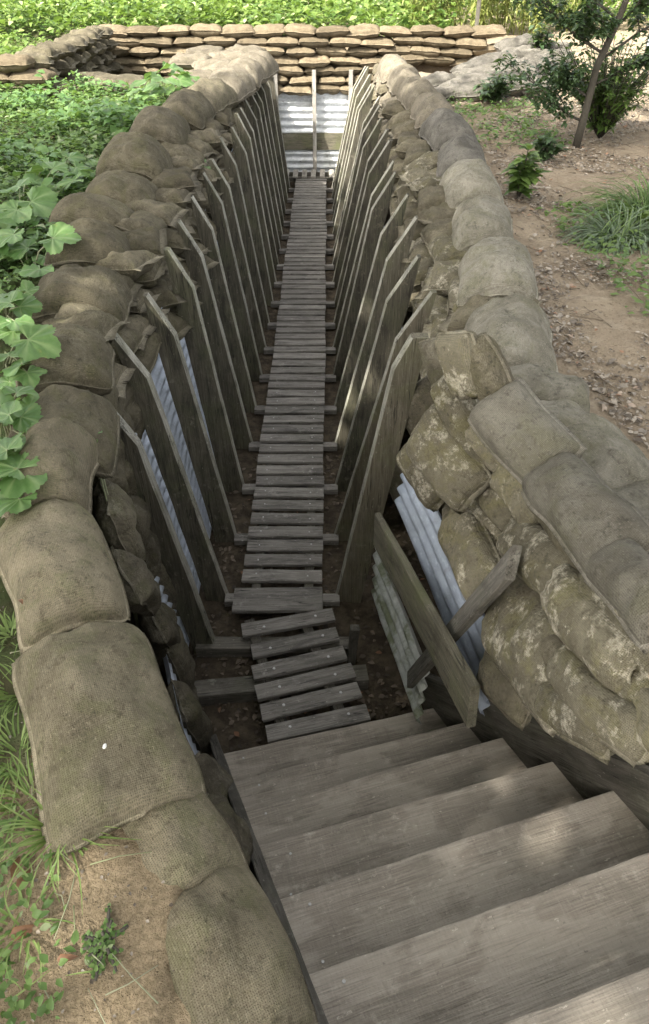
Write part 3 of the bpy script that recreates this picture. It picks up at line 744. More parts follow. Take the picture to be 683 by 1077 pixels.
# ------------------------------------------------------------------ stair
st = empty('staircase', (.3, 1.2, 0)); tag(st, 'weathered grey wooden stair climbing out of the trench in the foreground', 'stairs')
SO = V(st.location)
lx = [V((-.22,1.80,.15)), V((-.12,1.553,.35)), V((-.035,1.323,.55)), V((.05,1.10,.75)), V((.15,.855,.95)), V((.25,.60,1.15)), V((.35,.345,1.35)), V((.45,.09,1.55)), V((.55,-.165,1.75))]
rx = [V((.90,2.07,.15)), V((1.00,1.86,.35)), V((1.12,1.665,.55)), V((1.26,1.445,.75)), V((1.40,1.235,.95)), V((1.53,.99,1.15)), V((1.66,.73,1.35)), V((1.78,.47,1.55)), V((1.9,.22,1.75))]
def tread_mesh(a, b, seed, depth=.30, T=.045):
    L = (b-a).length; r = random.Random(seed); off = V((r.uniform(-50,50),)*3)
    mb = MB(); n = 30; prof = [(0,-T),(0,-.006),(-.003,-.0015),(-.009,0),(-.04,.0),(-depth*.35,0),(-depth*.65,0),(-depth,0),(-depth,-T)]
    for i in range(n+1):
        x = -L/2+L*i/n
        for j, (y, z) in enumerate(prof):
            q = V((x*4, y*14, 0))+off; wear = -.004*max(0, noise.noise(V((x*3, 0, 0))+off)+.2) if 1 <= j <= 4 else 0
            mb.v.append((x, y+(.004*noise.noise(V((x*9, 1, 0))+off) if j < 4 else 0), z+.0022*noise.noise(q)*(1 if j > 0 and j < 8 else 0)+wear))
    m = len(prof)
    for i in range(n):
        for j in range(m):
            a_, b_ = i*m+j, i*m+(j+1) % m; mb.f.append((a_, b_, b_+m, a_+m))
    mb.f.append(tuple(range(m))); mb.f.append(tuple(n*m+j for j in range(m))[::-1])
    me = mb.mesh('tread', 'wood_tread', False)
    bm = bmesh.new(); bm.from_mesh(me); bmesh.ops.recalc_face_normals(bm, faces=bm.faces); bm.to_mesh(me); bm.free()
    return me
for k in range(9):
    a, b = lx[k].copy(), rx[k].copy(); d = (b-a); d.z = 0; d.normalize()
    a2 = a-d*.012; b2 = b+d*.13
    o = link('tread', tread_mesh(a2, b2, 500+k), st, frame_mat((a2+b2)/2-SO, b2-a2, V((0,0,1))))
    for sx in (-1, 1):
        for yy in (-.05, -.2): link('nail', NAIL, o, Matrix.Translation((sx*((b2-a2).length/2-.10+jit(.02)), yy+jit(.015), .0005)) @ Matrix.Scale(.9, 4))
    rp = plank_mesh('wood_dark', (b2-a2).length-.03, .165, .025, 520+k)
    link('riser', rp, st, frame_mat((a2+b2)/2-SO-V((-d.y,d.x,0))*.03+V((0,0,-.128)), b2-a2, V((-d.y,d.x,0))))
def stringer(pts, dx, W, top, seed):
    a = pts[0]+(pts[0]-pts[1])*.35+V((dx,0,0))-SO; b = pts[-1]+V((dx,0,0))-SO; ax = (b-a).normalized()
    u = (V((0,0,1))-ax*ax.z).normalized(); nr = ax.cross(u)
    me = plank_mesh('wood_dark', (b-a).length, W, .042, seed, n=26, rough=.003)
    link('stringer', me, st, frame_mat((a+b)/2+u*(top-W/2), ax, nr))
stringer(rx, -.045, .46, .185, 701)
stringer(lx, -.03, .30, .05, 702)

# ------------------------------------------------------------------ ground: one sheet with the trench cut in
XL = [(-3,.42),(.3,.26),(.45,.14),(.63,.0),(.89,-.20),(1.4,-.50),(1.9,-.74),(2.66,-.95),(3.3,-1.02),(11.7,-1.02),(60,-1.02)]
XR = [(-3,2.2),(.6,1.9),(1.4,1.64),(1.95,1.50),(2.5,1.36),(3.1,1.22),(11.7,1.22),(60,1.22)]
def tab(T_, y):
    for (y0, a), (y1, b) in zip(T_, T_[1:]):
        if y0 <= y <= y1: return a+(b-a)*(y-y0)/(y1-y0)
    return T_[0][1] if y < T_[0][0] else T_[-1][1]
def smooth(a, b, t):
    t = max(0, min(1, (t-a)/(b-a))); return t*t*(3-2*t)
def gz(x, y):
    base = 1.70 if x < 0 else 1.68
    if x < 0: base += .04*smooth(3, 7, y)
    if x > 1.2: base += .05*noise.noise(V((x*.8, y*.8, 3)))
    base += .22*smooth(12.8, 14, y)+.1*smooth(14, 22, y)
    base += .035*noise.noise(V((x*1.7, y*1.7, 0)))+.016*noise.noise(V((x*7, y*7, 0)))+.008*noise.noise(V((x*19, y*19, 0)))
    near = smooth(1.3, .2, y)*smooth(.3, -.3, x)
    base += -.05*near+.06*smooth(.95, .6, y)*smooth(-.5, -.3, x)*smooth(.2, .0, x)
    inside = 0
    if -.2 < y < 12.4:
        inside = max(inside, min(smooth(0, .12, x-tab(XL, y)+.05*noise.noise(V((x*6, y*6, 5)))), smooth(0, .12, tab(XR, y)-x))*smooth(-.25, -.1, y))
    if 11.6 < y < 13.3:
        inside = max(inside, min(smooth(11.68, 11.82, y), smooth(13.27, 13.15, y), smooth(-3.35, -3.2, x), smooth(2.6, 2.3, x)))
    fl = -.10+.02*noise.noise(V((x*5, y*5, 9)))
    z = base+(fl-base)*inside
    bay = min(smooth(-3.4, -3.25, x), smooth(-1.45, -1.7, x), smooth(9.9, 10.1, y), smooth(13.27, 13.15, y))
    if bay > 0 and inside < .5: z = z+(1.60-z)*bay
    return z
def axis(a, b, step, outer):
    xs = []; v = a
    while v <= b+1e-6: xs.append(v); v += step
    l = []; d = step; v = a
    while v > -outer: d *= 1.5; v -= d; l.append(v)
    r = []; d = step; v = xs[-1]
    while v < outer: d *= 1.5; v += d; r.append(v)
    return l[::-1]+xs+r
def refine(xs, a, b):
    out = []
    for p, q in zip(xs, xs[1:]+[None]):
        out.append(p)
        if q is not None and p >= a and q <= b: out += [p+(q-p)/3, p+(q-p)*2/3]
    return out
gx = refine(axis(-5.2, 5.6, .07, 300), -1.1, .7); gy = refine(axis(-1.0, 15, .07, 300), .1, 1.8)
mb = MB()
for x in gx:
    for y in gy: mb.v.append((x, y, gz(max(-30, min(30, x)), y)))
ny = len(gy)
for i in range(len(gx)-1):
    for j in range(ny-1): mb.f.append((i*ny+j, (i+1)*ny+j, (i+1)*ny+j+1, i*ny+j+1))
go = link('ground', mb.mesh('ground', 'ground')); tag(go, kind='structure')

# ------------------------------------------------------------------ vegetation
def leaf_simple(mb, p, d, n, L, W, fold=.25, curl=.2):
    d = d.normalized(); s = d.cross(n).normalized(); n = s.cross(d).normalized()
    a = p; t = p+d*L-n*L*curl; m1 = p+d*L*.42+n*L*.02
    l = p+d*L*.4-s*W*.5+n*W*fold; r = p+d*L*.4+s*W*.5+n*W*fold
    l2 = p+d*L*.75-s*W*.33+n*(W*fold*.6-L*curl*.5); r2 = p+d*L*.75+s*W*.33+n*(W*fold*.6-L*curl*.5); m2 = p+d*L*.75-n*L*curl*.5
    mb.add([a, l, m1, r, l2, m2, r2, t], [(0,2,1),(0,3,2),(1,2,5,4),(2,3,6,5),(4,5,7),(5,6,7)])
def leaf_lobed(mb, p, d, n, S, r, lobes=5):
    """broad palmate leaf with toothed edge, cupped"""
    d = d.normalized(); s = d.cross(n).normalized(); n = s.cross(d).normalized()
    K = 60; rings = 6; ph = r.uniform(0, 6); vs = [p]; fs = []
    cup = r.uniform(.05, .22); tilt = r.uniform(-.1, .1)
    for k in range(1, rings+1):
        for i in range(K+1):
            t = -2.75+5.5*i/K
            lob = .70+.30*abs(math.cos(t*lobes/2*.95))**.7+(.05*math.sin(i*2.9) if k == rings else 0)
            rad = S*lob*(.62+.38*math.cos(t*.55))*k/rings
            q = d*(rad*math.cos(t)+S*.12*k/rings)+s*rad*math.sin(t)
            vein = abs(math.cos(t*lobes/2*.95))
            z = S*(cup*(k/rings)**2*(1.0-1.4*vein)+.09*math.sin(3*t+ph)*(k/rings)**2+.03*math.sin(11*t+ph)*(k/rings)+.10*vein*(k/rings))-S*.22*(k/rings)**2*max(0, math.cos(t))+tilt*rad*math.sin(t)
            vs.append(p+q+n*z)
    for i in range(K): fs.append((0, 1+i, 2+i))
    for k in range(rings-1):
        for i in range(K):
            a = 1+k*(K+1)+i; fs.append((a, a+K+1, a+K+2, a+1))
    mb.a.extend([0.0]*(len(mb.v)-len(mb.a))+[1.0]); 
    for k in range(1, rings+1):
        for i in range(K+1):
            t = -2.75+5.5*i/K; mb.a.append(max(0, abs(math.cos(t*lobes/2*.95))-.93)/.07*(1-.6*k/rings)+.25*max(0, math.sin(9*k/rings*3.1+6*abs(math.sin(t*lobes/2*.95))))*.5)
    mb.add(vs, [f[::-1] for f in fs])
def tube(mb, pts, r0, r1, k=6):
    n = len(pts); vs = []; fs = []
    for i, p in enumerate(pts):
        t = (pts[min(i+1, n-1)]-pts[max(i-1, 0)]).normalized(); a = t.cross(V((.31,.77,.55))).normalized(); b = t.cross(a); rr = r0+(r1-r0)*i/(n-1)
        for j in range(k): vs.append(p+(a*math.cos(6.2832*j/k)+b*math.sin(6.2832*j/k))*rr)
    for i in range(n-1):
        for j in range(k): fs.append((i*k+j, i*k+(j+1) % k, (i+1)*k+(j+1) % k, (i+1)*k+j))
    fs.append(tuple(range(k))[::-1]); fs.append(tuple((n-1)*k+j for j in range(k))); mb.add(vs, fs)
def blade(mb, p, d, L, W, droop, seg=6):
    bend = .9*math.sin(p.x*913+p.y*517+L*1700)
    d = d.normalized(); h = V((d.x, d.y, 0)); s = V((-d.y, d.x, 0)); s = s.normalized() if s.length > .01 else V((1,0,0)); vs = []; q = p.copy(); dd = d.copy()
    for i in range(seg+1):
        w = W*(1-(i/seg)**1.6)*.5+.0004
        vs += [q-s*w, q+V((0,0,-w*.4)), q+s*w]; q = q+dd*(L/seg); dd = (dd+V((0,0,-droop/seg))+s*(bend/seg)).normalized()
    fs = []
    for i in range(seg):
        for j in (0, 1): a = i*3+j; fs.append((a, a+1, a+4, a+3))
    mb.add(vs, fs)

def big_leaf_plant(px, py, z, leaves, label, seed, cat='plant', mt='leaf_big'):
    """leaves: (px,py,height above z, size, heading deg)"""
    r = random.Random(seed); base = at_z(px, py, z); base.z = gz(base.x, base.y)
    root = empty('broad_leaf_plant', base); tag(root, label, cat, 'broad leaved plants on the left bank')
    lf, stm = MB(), MB()
    for (lx_, ly_, h, S, hd) in leaves:
        p = at_z(lx_, ly_, z+h)-base
        d = V((math.cos(R(hd)), math.sin(R(hd)), r.uniform(-.25, .1))); n = V((r.uniform(-.3,.3), r.uniform(-.45,.1), 1))
        S *= 1.42 if seed in (2, 3, 4) else 1.35; leaf_lobed(lf, p-d*S*.35, d, n, S, r)
        e = p-d*S*.35; mid = e*.5+V((0,0,.04)); tube(stm, [V((r.uniform(-.02,.02), r.uniform(-.02,.02), -.02)), mid, e], .005, .003)
    link('leaves', lf.mesh('leaves', mt), root); link('stem', stm.mesh('stem', 'stem_pale'), root)
big_leaf_plant(25,240,1.72,[(45,193,.16,.12,20),(30,180,.2,.10,90),(70,192,.18,.11,200),(40,215,.2,.13,330),(12,225,.2,.12,250),(60,175,.24,.09,60),(78,165,.22,.08,20),(85,178,.2,.08,-20),(15,196,.22,.11,150),(8,250,.2,.09,230),(70,215,.1,.09,-40),(50,160,.2,.08,120),(95,170,.15,.07,0)],
  'large lobed light green plant beside the low grey sandbags, left bank', 1)
big_leaf_plant(30,290,1.72,[(64,250,.25,.10,-10),(20,262,.14,.09,200),(38,285,.12,.08,260),(48,272,.1,.06,-60),(5,262,.12,.1,180)],
  'green plant with one broad leaf reaching over the sandbags, left bank', 2)
big_leaf_plant(5,375,1.74,[(40,360,.26,.085,-15),(15,385,.16,.07,190),(30,395,.15,.06,-60),(5,405,.12,.05,230),(8,372,.16,.07,120)],
  'plant with a pointed green leaf lying across the dark woven sandbag', 3)
big_leaf_plant(2,500,1.74,[(12,465,.18,.07,60),(28,500,.18,.075,-40),(8,490,.2,.08,160),(10,530,.14,.07,230),(40,490,.14,.05,20),(5,440,.16,.05,90),(20,525,.1,.05,-70),(2,470,.22,.07,140)],
  'big leaved plant at the left picture edge beside the gritty sandbags', 4)
big_leaf_plant(4,455,1.74,[(10,425,.2,.07,40),(30,440,.17,.06,-10),(22,410,.2,.06,80),(4,435,.22,.07,150),(38,425,.15,.05,20),(6,480,.18,.07,240),(30,462,.16,.06,-50)],
  'leafy green plant spilling over the plump speckled grey sandbag at the left edge', 14)
big_leaf_plant(3,330,1.74,[(10,310,.2,.08,60),(28,322,.18,.07,0),(16,340,.2,.07,-60),(4,318,.22,.08,160),(34,305,.16,.06,40),(6,350,.18,.07,220)],
  'leafy green plant beside the mossy dark sandbag with pale crust, left edge', 15)
big_leaf_plant(96,480,1.6,[(91,433,.24,.026,60),(100,453,.22,.028,-20),(97,466,.2,.02,-70)],
  'tiny seedling of three round leaves growing between left sandbags', 5)
big_leaf_plant(212,188,1.62,[(212,168,.1,.05,60),(218,178,.06,.05,-40),(208,176,.1,.04,160)],
  'small bright seedling sprouting from the left trench wall', 6)
big_leaf_plant(175,100,1.78,[(150,85,.3,.14,200),(165,75,.36,.14,120),(185,72,.36,.13,60),(195,85,.3,.12,0),(170,95,.2,.13,250),(155,100,.18,.12,230),(185,97,.18,.12,-30),(205,82,.24,.1,10),(145,95,.2,.12,190),(175,84,.36,.13,300),(160,88,.32,.12,160),(190,78,.34,.11,90)],
  'bushy bright green plant growing behind the domed sandbags, left bank', 7)
big_leaf_plant(212,105,1.78,[(206,95,.1,.06,40),(216,100,.1,.06,-20)],'small leafy sprout on the left parapet beside the bushy plant', 9)

# ground cover
def scatter_cover(name, label, n, region, mt, size, hmax, seed, clump=.5, keep=None, up=.5):
    r = random.Random(seed); mb = MB(); done = 0
    while done < n:
        x = r.uniform(region[0], region[1]); y = r.uniform(region[2], region[3])
        if keep and not keep(x, y): continue
        dens = noise.noise(V((x*1.3, y*1.3, seed)))*.5+.5+noise.noise(V((x*4, y*4, seed)))*.3
        if dens < r.random()*clump*1.4: continue
        z0 = gz(x, y); h = hmax*max(.12, dens)*r.random()**.7
        S = size*r.uniform(.5, 1.35); an = r.uniform(0, 6.283)
        d = V((math.cos(an), math.sin(an), r.uniform(-.2, up))); nn = V((r.uniform(-.5,.5), r.uniform(-.5,.5), 1))
        leaf_simple(mb, V((x, y, z0+h)), d, nn, S, S*r.uniform(.45, .75), r.uniform(.05,.3), r.uniform(0,.4)); done += 1
    o = link(name, mb.mesh(name, mt)); tag(o, label, 'ground cover', kind='stuff'); return o
outL = lambda x, y: x < tab(XL, y)-.42 and not (x > -3.5 and y > 9.6)
scatter_cover('weed_clumps', 'taller leafy weed clumps rising over the left bank', 4200, (-4.6, -1.0, 3.0, 9.4), 'leaf_big', .10, .36, 13, keep=lambda x, y: outL(x, y) and noise.noise(V((x*1.5, y*1.1, 31))) > .05, up=.6)
scatter_cover('ground_cover', 'low nettles and weeds covering the left bank', 20000, (-4.6, -1.0, 2.6, 9.6), 'leaf_ground', .065, .24, 3, keep=outL)
scatter_cover('herb_bed', 'dense bright green herbs growing behind the end wall', 17000, (-7.5, 2.4, 13.45, 18.5), 'leaf_bed', .135, .75, 5, up=.9, clump=.35)
scatter_cover('herb_bed', 'tangle of tall green plants beyond the bamboo at the back right', 7000, (2.2, 9.5, 15.0, 19), 'leaf_bed', .14, 1.3, 15, up=.9, clump=.3)
scatter_cover('herb_bed', 'dense bright green herbs behind the side bay on the left', 5000, (-7.0, -3.6, 9.9, 13.4), 'leaf_bed', .095, .45, 6, up=.9, clump=.35)
scatter_cover('ground_cover', 'low clover and weeds on the bank by the picture edge at left', 4200, (-1.5, -.2, .25, 2.6), 'leaf_ground', .022, .05, 8, clump=1.3, keep=lambda x, y: x < tab(XL, y)-.30)
scatter_cover('ground_cover', 'patch of green weeds before the pale mound on the right', 900, (1.5, 2.7, 7.2, 9.6), 'leaf_ground', .06, .16, 9, clump=.9)
scatter_cover('ground_cover', 'leafy weeds around the sedge clumps on the right', 1500, (1.9, 3.4, 3.3, 5.4), 'leaf_shrub', .05, .14, 10, clump=1.2)
def grass(name, label, cat, px, py, z, n, L, W, droop, mt, seed, spread=.04, lean=None, group=None):
    r = random.Random(seed); b = at_z(px, py, z); b.z = gz(b.x, b.y); mb = MB()
    for _ in range(n):
        an = r.uniform(0, 6.283); e = r.uniform(.35, 1.6)
        d = V((math.cos(an), math.sin(an), e))
        if lean: d += V(lean)*r.uniform(.3, 1.3)
        rr = spread*math.sqrt(r.random()); blade(mb, V((rr*math.cos(an), rr*math.sin(an), 0)), d, L*r.uniform(.5, 1.15), W*r.uniform(.7, 1.2), droop*r.uniform(.6, 1.4))
    o = link(name, mb.mesh(name, mt)); o.location = b; tag(o, label, cat, group); return o
grass('grass_tuft', 'bright grass tuft with arching blades beside the flat olive sandbag', 'grass', 64,880,1.70,80,.17,.0055,1.1,'blade_green',1,.02)
grass('grass_tuft', 'thin dry grass tuft left of the large flat sandbag', 'grass', 18,790,1.70,60,.13,.004,1.2,'blade_green',2,.06)
grass('grass_tuft', 'small grass tuft at the bottom left picture corner', 'grass', 30,985,1.66,40,.10,.004,1.4,'blade_green',3,.05)
grass('grass_tuft', 'lush grass tuft at the left edge beside the large flat sandbag', 'grass', 22,720,1.72,55,.13,.0045,1.3,'blade_green',11,.06)
grass('grass_tuft', 'short grass tuft at the left edge below the lush one', 'grass', 30,835,1.70,80,.12,.0045,1.4,'blade_green',12,.06)
grass('grass_tuft', 'yellowish tuft under the leaves beside the gritty sandbag', 'grass', 8,660,1.74,40,.08,.006,1.2,'blade_green',5,.04)
grass('sedge_clump', 'bluish sedge clump with long arching blades on the right path', 'grass', 652,240,1.74,420,.46,.009,3.0,'blade_blue',6,.13,(-.3,-.35,.25))
grass('sedge_clump', 'green sedge clump behind the bluish one at right picture edge', 'grass', 684,222,1.74,380,.62,.012,2.6,'blade_sedge',7,.2,(-.4,-.25,.4))
grass('grass_tuft', 'spiky grass tuft at the foot of the domed sandbag, left bank', 'grass', 88,188,1.74,40,.24,.007,1.2,'blade_green',8,.05)
grass('grass_tuft', 'grey-green grass patch in front of the pale mound', 'grass', 487,96,1.74,160,.30,.012,1.4,'blade_blue',9,.35)
for k, (x, y) in enumerate([(1.9,14.2),(2.4,14.5),(2.9,14.3),(3.4,14.6),(3.9,14.4),(4.5,14.7)]):
    r = random.Random(60+k); mb = MB(); lf = MB(); root = empty('bamboo_clump', (x, y, gz(x, y)))
    tag(root, f'yellow-green bamboo clump behind the pale mound, {ORD[k]} from the left', 'bamboo', 'bamboo clumps at the back right')
    for _ in range(16):
        an = r.uniform(0, 6.28); rr = .3*r.random(); p0 = V((rr*math.cos(an), rr*math.sin(an), 0)); p1 = p0+V((r.uniform(-.25,.25), r.uniform(-.25,.25), r.uniform(1.0,1.8)))
        tube(mb, [p0, (p0+p1)/2+V((r.uniform(-.04,.04),0,0)), p1], .009, .005, 5)
        for _ in range(60):
            q = p0+(p1-p0)*r.uniform(.1, 1); a2 = r.uniform(0, 6.28)
            leaf_simple(lf, q, V((math.cos(a2), math.sin(a2), r.uniform(-.6,.5))), V((0,0,1)), r.uniform(.12,.22), .022, .1, .3)
    link('stems', mb.mesh('stems', 'leaf_bamboo'), root); link('leaves', lf.mesh('leaves', 'leaf_bamboo'), root)

# sapling tree on the right bank
def sapling():
    b = at_z(607, 150, 1.70); b.z = gz(b.x, b.y)-.02
    root = empty('sapling_tree', b); tag(root, 'dark leaved young tree with bare lower branches on the right path', 'tree')
    r = random.Random(5); tk, lf = MB(), MB()
    trunk = [V((0,0,0)), V((.02,0,.3)), V((.05,.03,.7)), V((.16,.05,1.05)), V((.26,.08,1.5)), V((.30,.1,2.1)), V((.36,.1,2.8))]
    tube(tk, trunk, .04, .018, 9)
    def branch(p, d, L, rad, depth):
        pts = [p]; q = p.copy(); dd = d.normalized()
        for _ in range(5):
            dd = (dd+V((r.uniform(-.25,.25), r.uniform(-.25,.25), r.uniform(-.12,.22)))).normalized(); q = q+dd*L/5; pts.append(q.copy())
        tube(tk, pts, rad, rad*.35, 5)
        if depth > 0:
            for k in range(4):
                i = r.randint(1, 4); branch(pts[i], (dd+V((r.uniform(-1,1), r.uniform(-1,1), r.uniform(-.4,.7)))), L*.55, rad*.5, depth-1)
        for i in range(1, 6):
            for _ in range(15 if depth else 25):
                a = r.uniform(0, 6.28); leaf_simple(lf, pts[i]+V((r.uniform(-.06,.06),)*3), V((math.cos(a), math.sin(a), r.uniform(-.6,.4))), V((r.uniform(-.6,.6), r.uniform(-.6,.6), 1)), r.uniform(.045,.085), .034, .15, .2)
    for (h, an, L, el) in [(.25,200,.75,.15),(.45,150,.5,.5),(.55,20,.8,.4),(.75,35,1.0,.35),(.8,170,.8,.5),(.95,250,.5,.4),(1.0,10,.9,.7),(1.05,190,.8,.5),(1.3,60,.8,.5),(1.35,200,1.0,.4),(1.6,330,.9,.4),(1.7,120,.8,.6),(1.9,210,.8,.5),(2.1,30,.8,.6),(2.3,160,.7,.7),(2.6,280,.6,.8),(2.7,80,.6,.9)]:
        for a, c in zip(trunk, trunk[1:]):
            if a.z <= h <= c.z: p = a+(c-a)*((h-a.z)/(c.z-a.z))
        branch(p, V((math.cos(R(an)), math.sin(R(an))*.7, el)), L, .014, 1)
    t = link('trunk', tk.mesh('trunk', 'bark'), root); link('crown', lf.mesh('crown', 'leaf_dark'), root)
sapling()
def shrub(px, py, z, n, rad, h, label, seed, mt, L=.11, W=.03):
    b = at_z(px, py, z); b.z = gz(b.x, b.y)-.01; r = random.Random(seed)
    root = empty('leafy_shrub', b); tag(root, label, 'shrub'); tk, lf = MB(), MB()
    for _ in range(n):
        a = r.uniform(0, 6.28); q = V((math.cos(a)*rad*r.random(), math.sin(a)*rad*r.random(), h*r.uniform(.5,1.1))); pts = [V((0,0,0)), q*.5+V((0,0,.1*h)), q]
        tube(tk, pts, .007, .003, 4)
        for _ in range(26 if L > .03 else 14):
            t = r.uniform(.15, 1); p = pts[1]*(2*t) if t < .5 else pts[1]+(pts[2]-pts[1])*(2*t-1); a2 = r.uniform(0, 6.28)
            leaf_simple(lf, p, V((math.cos(a2), math.sin(a2), r.uniform(-.2,.8))), V((0,0,1)), L*r.uniform(.6,1.3), W, .12, .25)
    link('stems', tk.mesh('stems', 'bark'), root); link('leaves', lf.mesh('leaves', mt), root)
shrub(632,140,1.70,110,.7,.8,'light green narrow-leaved shrub at the foot of the dark young tree',21,'leaf_shrub')
shrub(545,207,1.70,7,.14,.34,'small bright seedling beside the grey-green parapet sandbag, right path',22,'leaf_shrub',.11,.07)
shrub(573,165,1.70,8,.16,.22,'small dark holly-like seedling left of the young tree',23,'leaf_dark',.08,.05)
shrub(565,75,1.78,12,.22,.6,'slender dark sapling in front of the pale mound',24,'leaf_dark',.12,.07)
shrub(520,104,1.74,16,.3,.3,'low dark green shrub at the foot of the pale mound',25,'leaf_dark',.10,.05)
shrub(118,1003,1.66,26,.07,.03,'low small-leaved weed at the bottom edge beside the smooth sandbag',26,'leaf_ground',.012,.009)
pp = link('fence_post', plank_mesh('wood_dark', 1.1, .06, .06, 601), None, frame_mat(V((2.78,13.8,2.3)), V((0,0,1)), V((0,-1,0)))); tag(pp, 'thin dark post among the bamboo behind the pale mound', 'post')
bd = at_z(681, 50, 1.9)
rt = empty('notice_board', (bd.x+.12, bd.y, gz(bd.x, bd.y))); tag(rt, 'pale blue slatted panel at the top right picture edge', 'panel')
for k in range(4): link('board', plank_mesh('paint_blue', .5, .11, .02, 610+k, n=4), rt, frame_mat(V((.12, 0, .32+.16*k)), V((1,0,0)), V((0,-1,0))))
for sx in (-.1, .34): link('post', plank_mesh('wood_dark', 1.0, .05, .05, 620, n=4), rt, frame_mat(V((sx, .04, .48)), V((0,0,1)), V((0,-1,0))))

# litter on the right path (uncountable), a few single dry leaves
r = random.Random(77); mb = MB(); n = 0
while n < 30000:
    x = r.uniform(1.4, 4.6); y = r.uniform(.8, 11)
    if x < tab(XR, y)+.16: continue
    if noise.noise(V((x*1.9, y*1.9, 4)))*1.1+.5*noise.noise(V((x*6, y*6, 2)))+.38+.5*max(0, 1-(x-tab(XR, y)-.16)/.25) < r.random(): continue
    z = gz(x, y)+.012; a = r.uniform(0, 6.28); S = r.uniform(.008, .026)+.032*r.random()**4
    leaf_simple(mb, V((x, y, z)), V((math.cos(a), math.sin(a), r.uniform(-.1,.35))), V((r.uniform(-.5,.5), r.uniform(-.5,.5), 1)), S, S*r.uniform(.4,.8), r.uniform(-.2,.4), r.uniform(-.2,.4)); n += 1
lo = link('leaf_litter', mb.mesh('leaf_litter', 'litter')); tag(lo, 'dry brown leaf litter strewn over the right path', 'leaf litter', kind='stuff')
mb = MB()
for _ in range(420):
    x = r.uniform(1.5, 4.4); y = r.uniform(1.2, 10)
    if x < tab(XR, y)+.16: continue
    a = r.uniform(0, 6.28); L = r.uniform(.06, .3); p = V((x, y, gz(x, y)+.008)); d = V((math.cos(a), math.sin(a), .05))
    tube(mb, [p, p+d*L*.5+V((r.uniform(-.02,.02), r.uniform(-.02,.02), .008)), p+d*L], .003, .0015, 5)
tw = link('twigs', mb.mesh('twigs', 'twig')); tag(tw, 'thin twigs strewn over the right path', 'twigs', kind='stuff')
mb = MB()
for _ in range(1500):
    x = r.uniform(-.75, .95); y = r.uniform(1.75, 4.6)
    a = r.uniform(0, 6.28); S = r.uniform(.015, .05); z = gz(x, y)+.012
    if z > .05: continue
    leaf_simple(mb, V((x, y, z)), V((math.cos(a), math.sin(a), r.uniform(-.1,.3))), V((r.uniform(-.5,.5), r.uniform(-.5,.5), 1)), S, S*.6, .2, .2)
lo = link('leaf_litter', mb.mesh('leaf_litter', 'litter_dark')); tag(lo, 'dry leaves and crumbs on the dark trench floor', 'leaf litter', kind='stuff')
mb = MB()
for _ in range(240):
    x = r.uniform(-1.2, 0); y = r.uniform(.25, 1.9)
    if x > tab(XL, y)-.2: continue
    a = r.uniform(0, 6.28); L = r.uniform(.03, .14); p = V((x, y, gz(x, y)+.006)); d = V((math.cos(a), math.sin(a), r.uniform(0,.25)))
    tube(mb, [p, p+d*L*.5+V((r.uniform(-.01,.01), r.uniform(-.01,.01), .006)), p+d*L], .0016, .0008, 4)
tw = link('dry_straws', mb.mesh('dry_straws', 'stem_pale')); tag(tw, 'dry straws and stalks lying on the soil at bottom left', 'straw', kind='stuff')
mb = MB()
for k in range(420):
    x = r.uniform(-1.2, .0); y = r.uniform(.25, 2.4)
    if x > tab(XL, y)-.25 or noise.noise(V((x*3, y*3, 8))) < -.1: continue
    a = r.uniform(0, 6.28); blade(mb, V((x, y, gz(x, y)-.004)), V((math.cos(a), math.sin(a), r.uniform(.5,2))), r.uniform(.04,.12), .004, r.uniform(.6,1.8), 5)
tw = link('grass', mb.mesh('grass', 'blade_green')); tag(tw, 'thin grass on the soil at the left picture edge', 'grass', kind='stuff')
mb = MB()
for _ in range(900):
    x = r.uniform(-1.1, .1); y = r.uniform(.3, 1.6)
    if x > tab(XL, y)-.02: continue
    a = r.uniform(0, 6.28); S = r.uniform(.004, .012); z = gz(x, y)+.003
    leaf_simple(mb, V((x, y, z)), V((math.cos(a), math.sin(a), r.uniform(-.1,.2))), V((0,0,1)), S, S*.7, .3, .1)
lo = link('soil_crumbs', mb.mesh('soil_crumbs', 'litter')); tag(lo, 'soil crumbs and plant scraps on the bare ground at bottom left', 'crumbs', kind='stuff')
for k, (px, py, S, hd, lb) in enumerate([(12,925,.05,80,'curled brown leaf standing against stems at the left picture edge'),(17,935,.045,50,'orange-brown dry leaf below the bright grass tuft'),(10,985,.06,10,'long brown dry leaf near the bottom left corner'),(62,1012,.04,0,'reddish dry leaf lying at the bottom picture edge'),(95,857,.03,40,'small brown leaf caught under the flat olive sandbag'),(24,636,.03,130,'reddish leaf stuck between two gritty left sandbags')]):
    p = at_z(px, py, 1.72 if k != 5 else 1.86); p.z = max(gz(p.x, p.y)+.012, p.z if k == 5 else 0); mb = MB(); rr = random.Random(k)
    leaf_simple(mb, V((0,0,0)), V((math.cos(R(hd)), math.sin(R(hd)), .35)), V((.5,-.3,1)), S*.9, S*.42, .6, .55)
    o = link('dry_leaf', mb.mesh('dry_leaf', 'dry_leaf')); o.location = p; tag(o, lb, 'dry leaf', 'single dry leaves at bottom left')
bm = bmesh.new(); bmesh.ops.create_icosphere(bm, subdivisions=2, radius=.0055)
for v in bm.verts: v.co = V((v.co.x*.8, v.co.y*1.2, v.co.z*.4))*(1+.25*noise.noise(v.co*200))
me = bpy.data.meshes.new('dropping'); bm.to_mesh(me); bm.free(); me.materials.append(M['pebble'])
pz = at_z(110, 785, 1.885); o = link('dropping', me); o.location = pz; tag(o, 'small white dropping on the large flat olive sandbag', 'dropping')

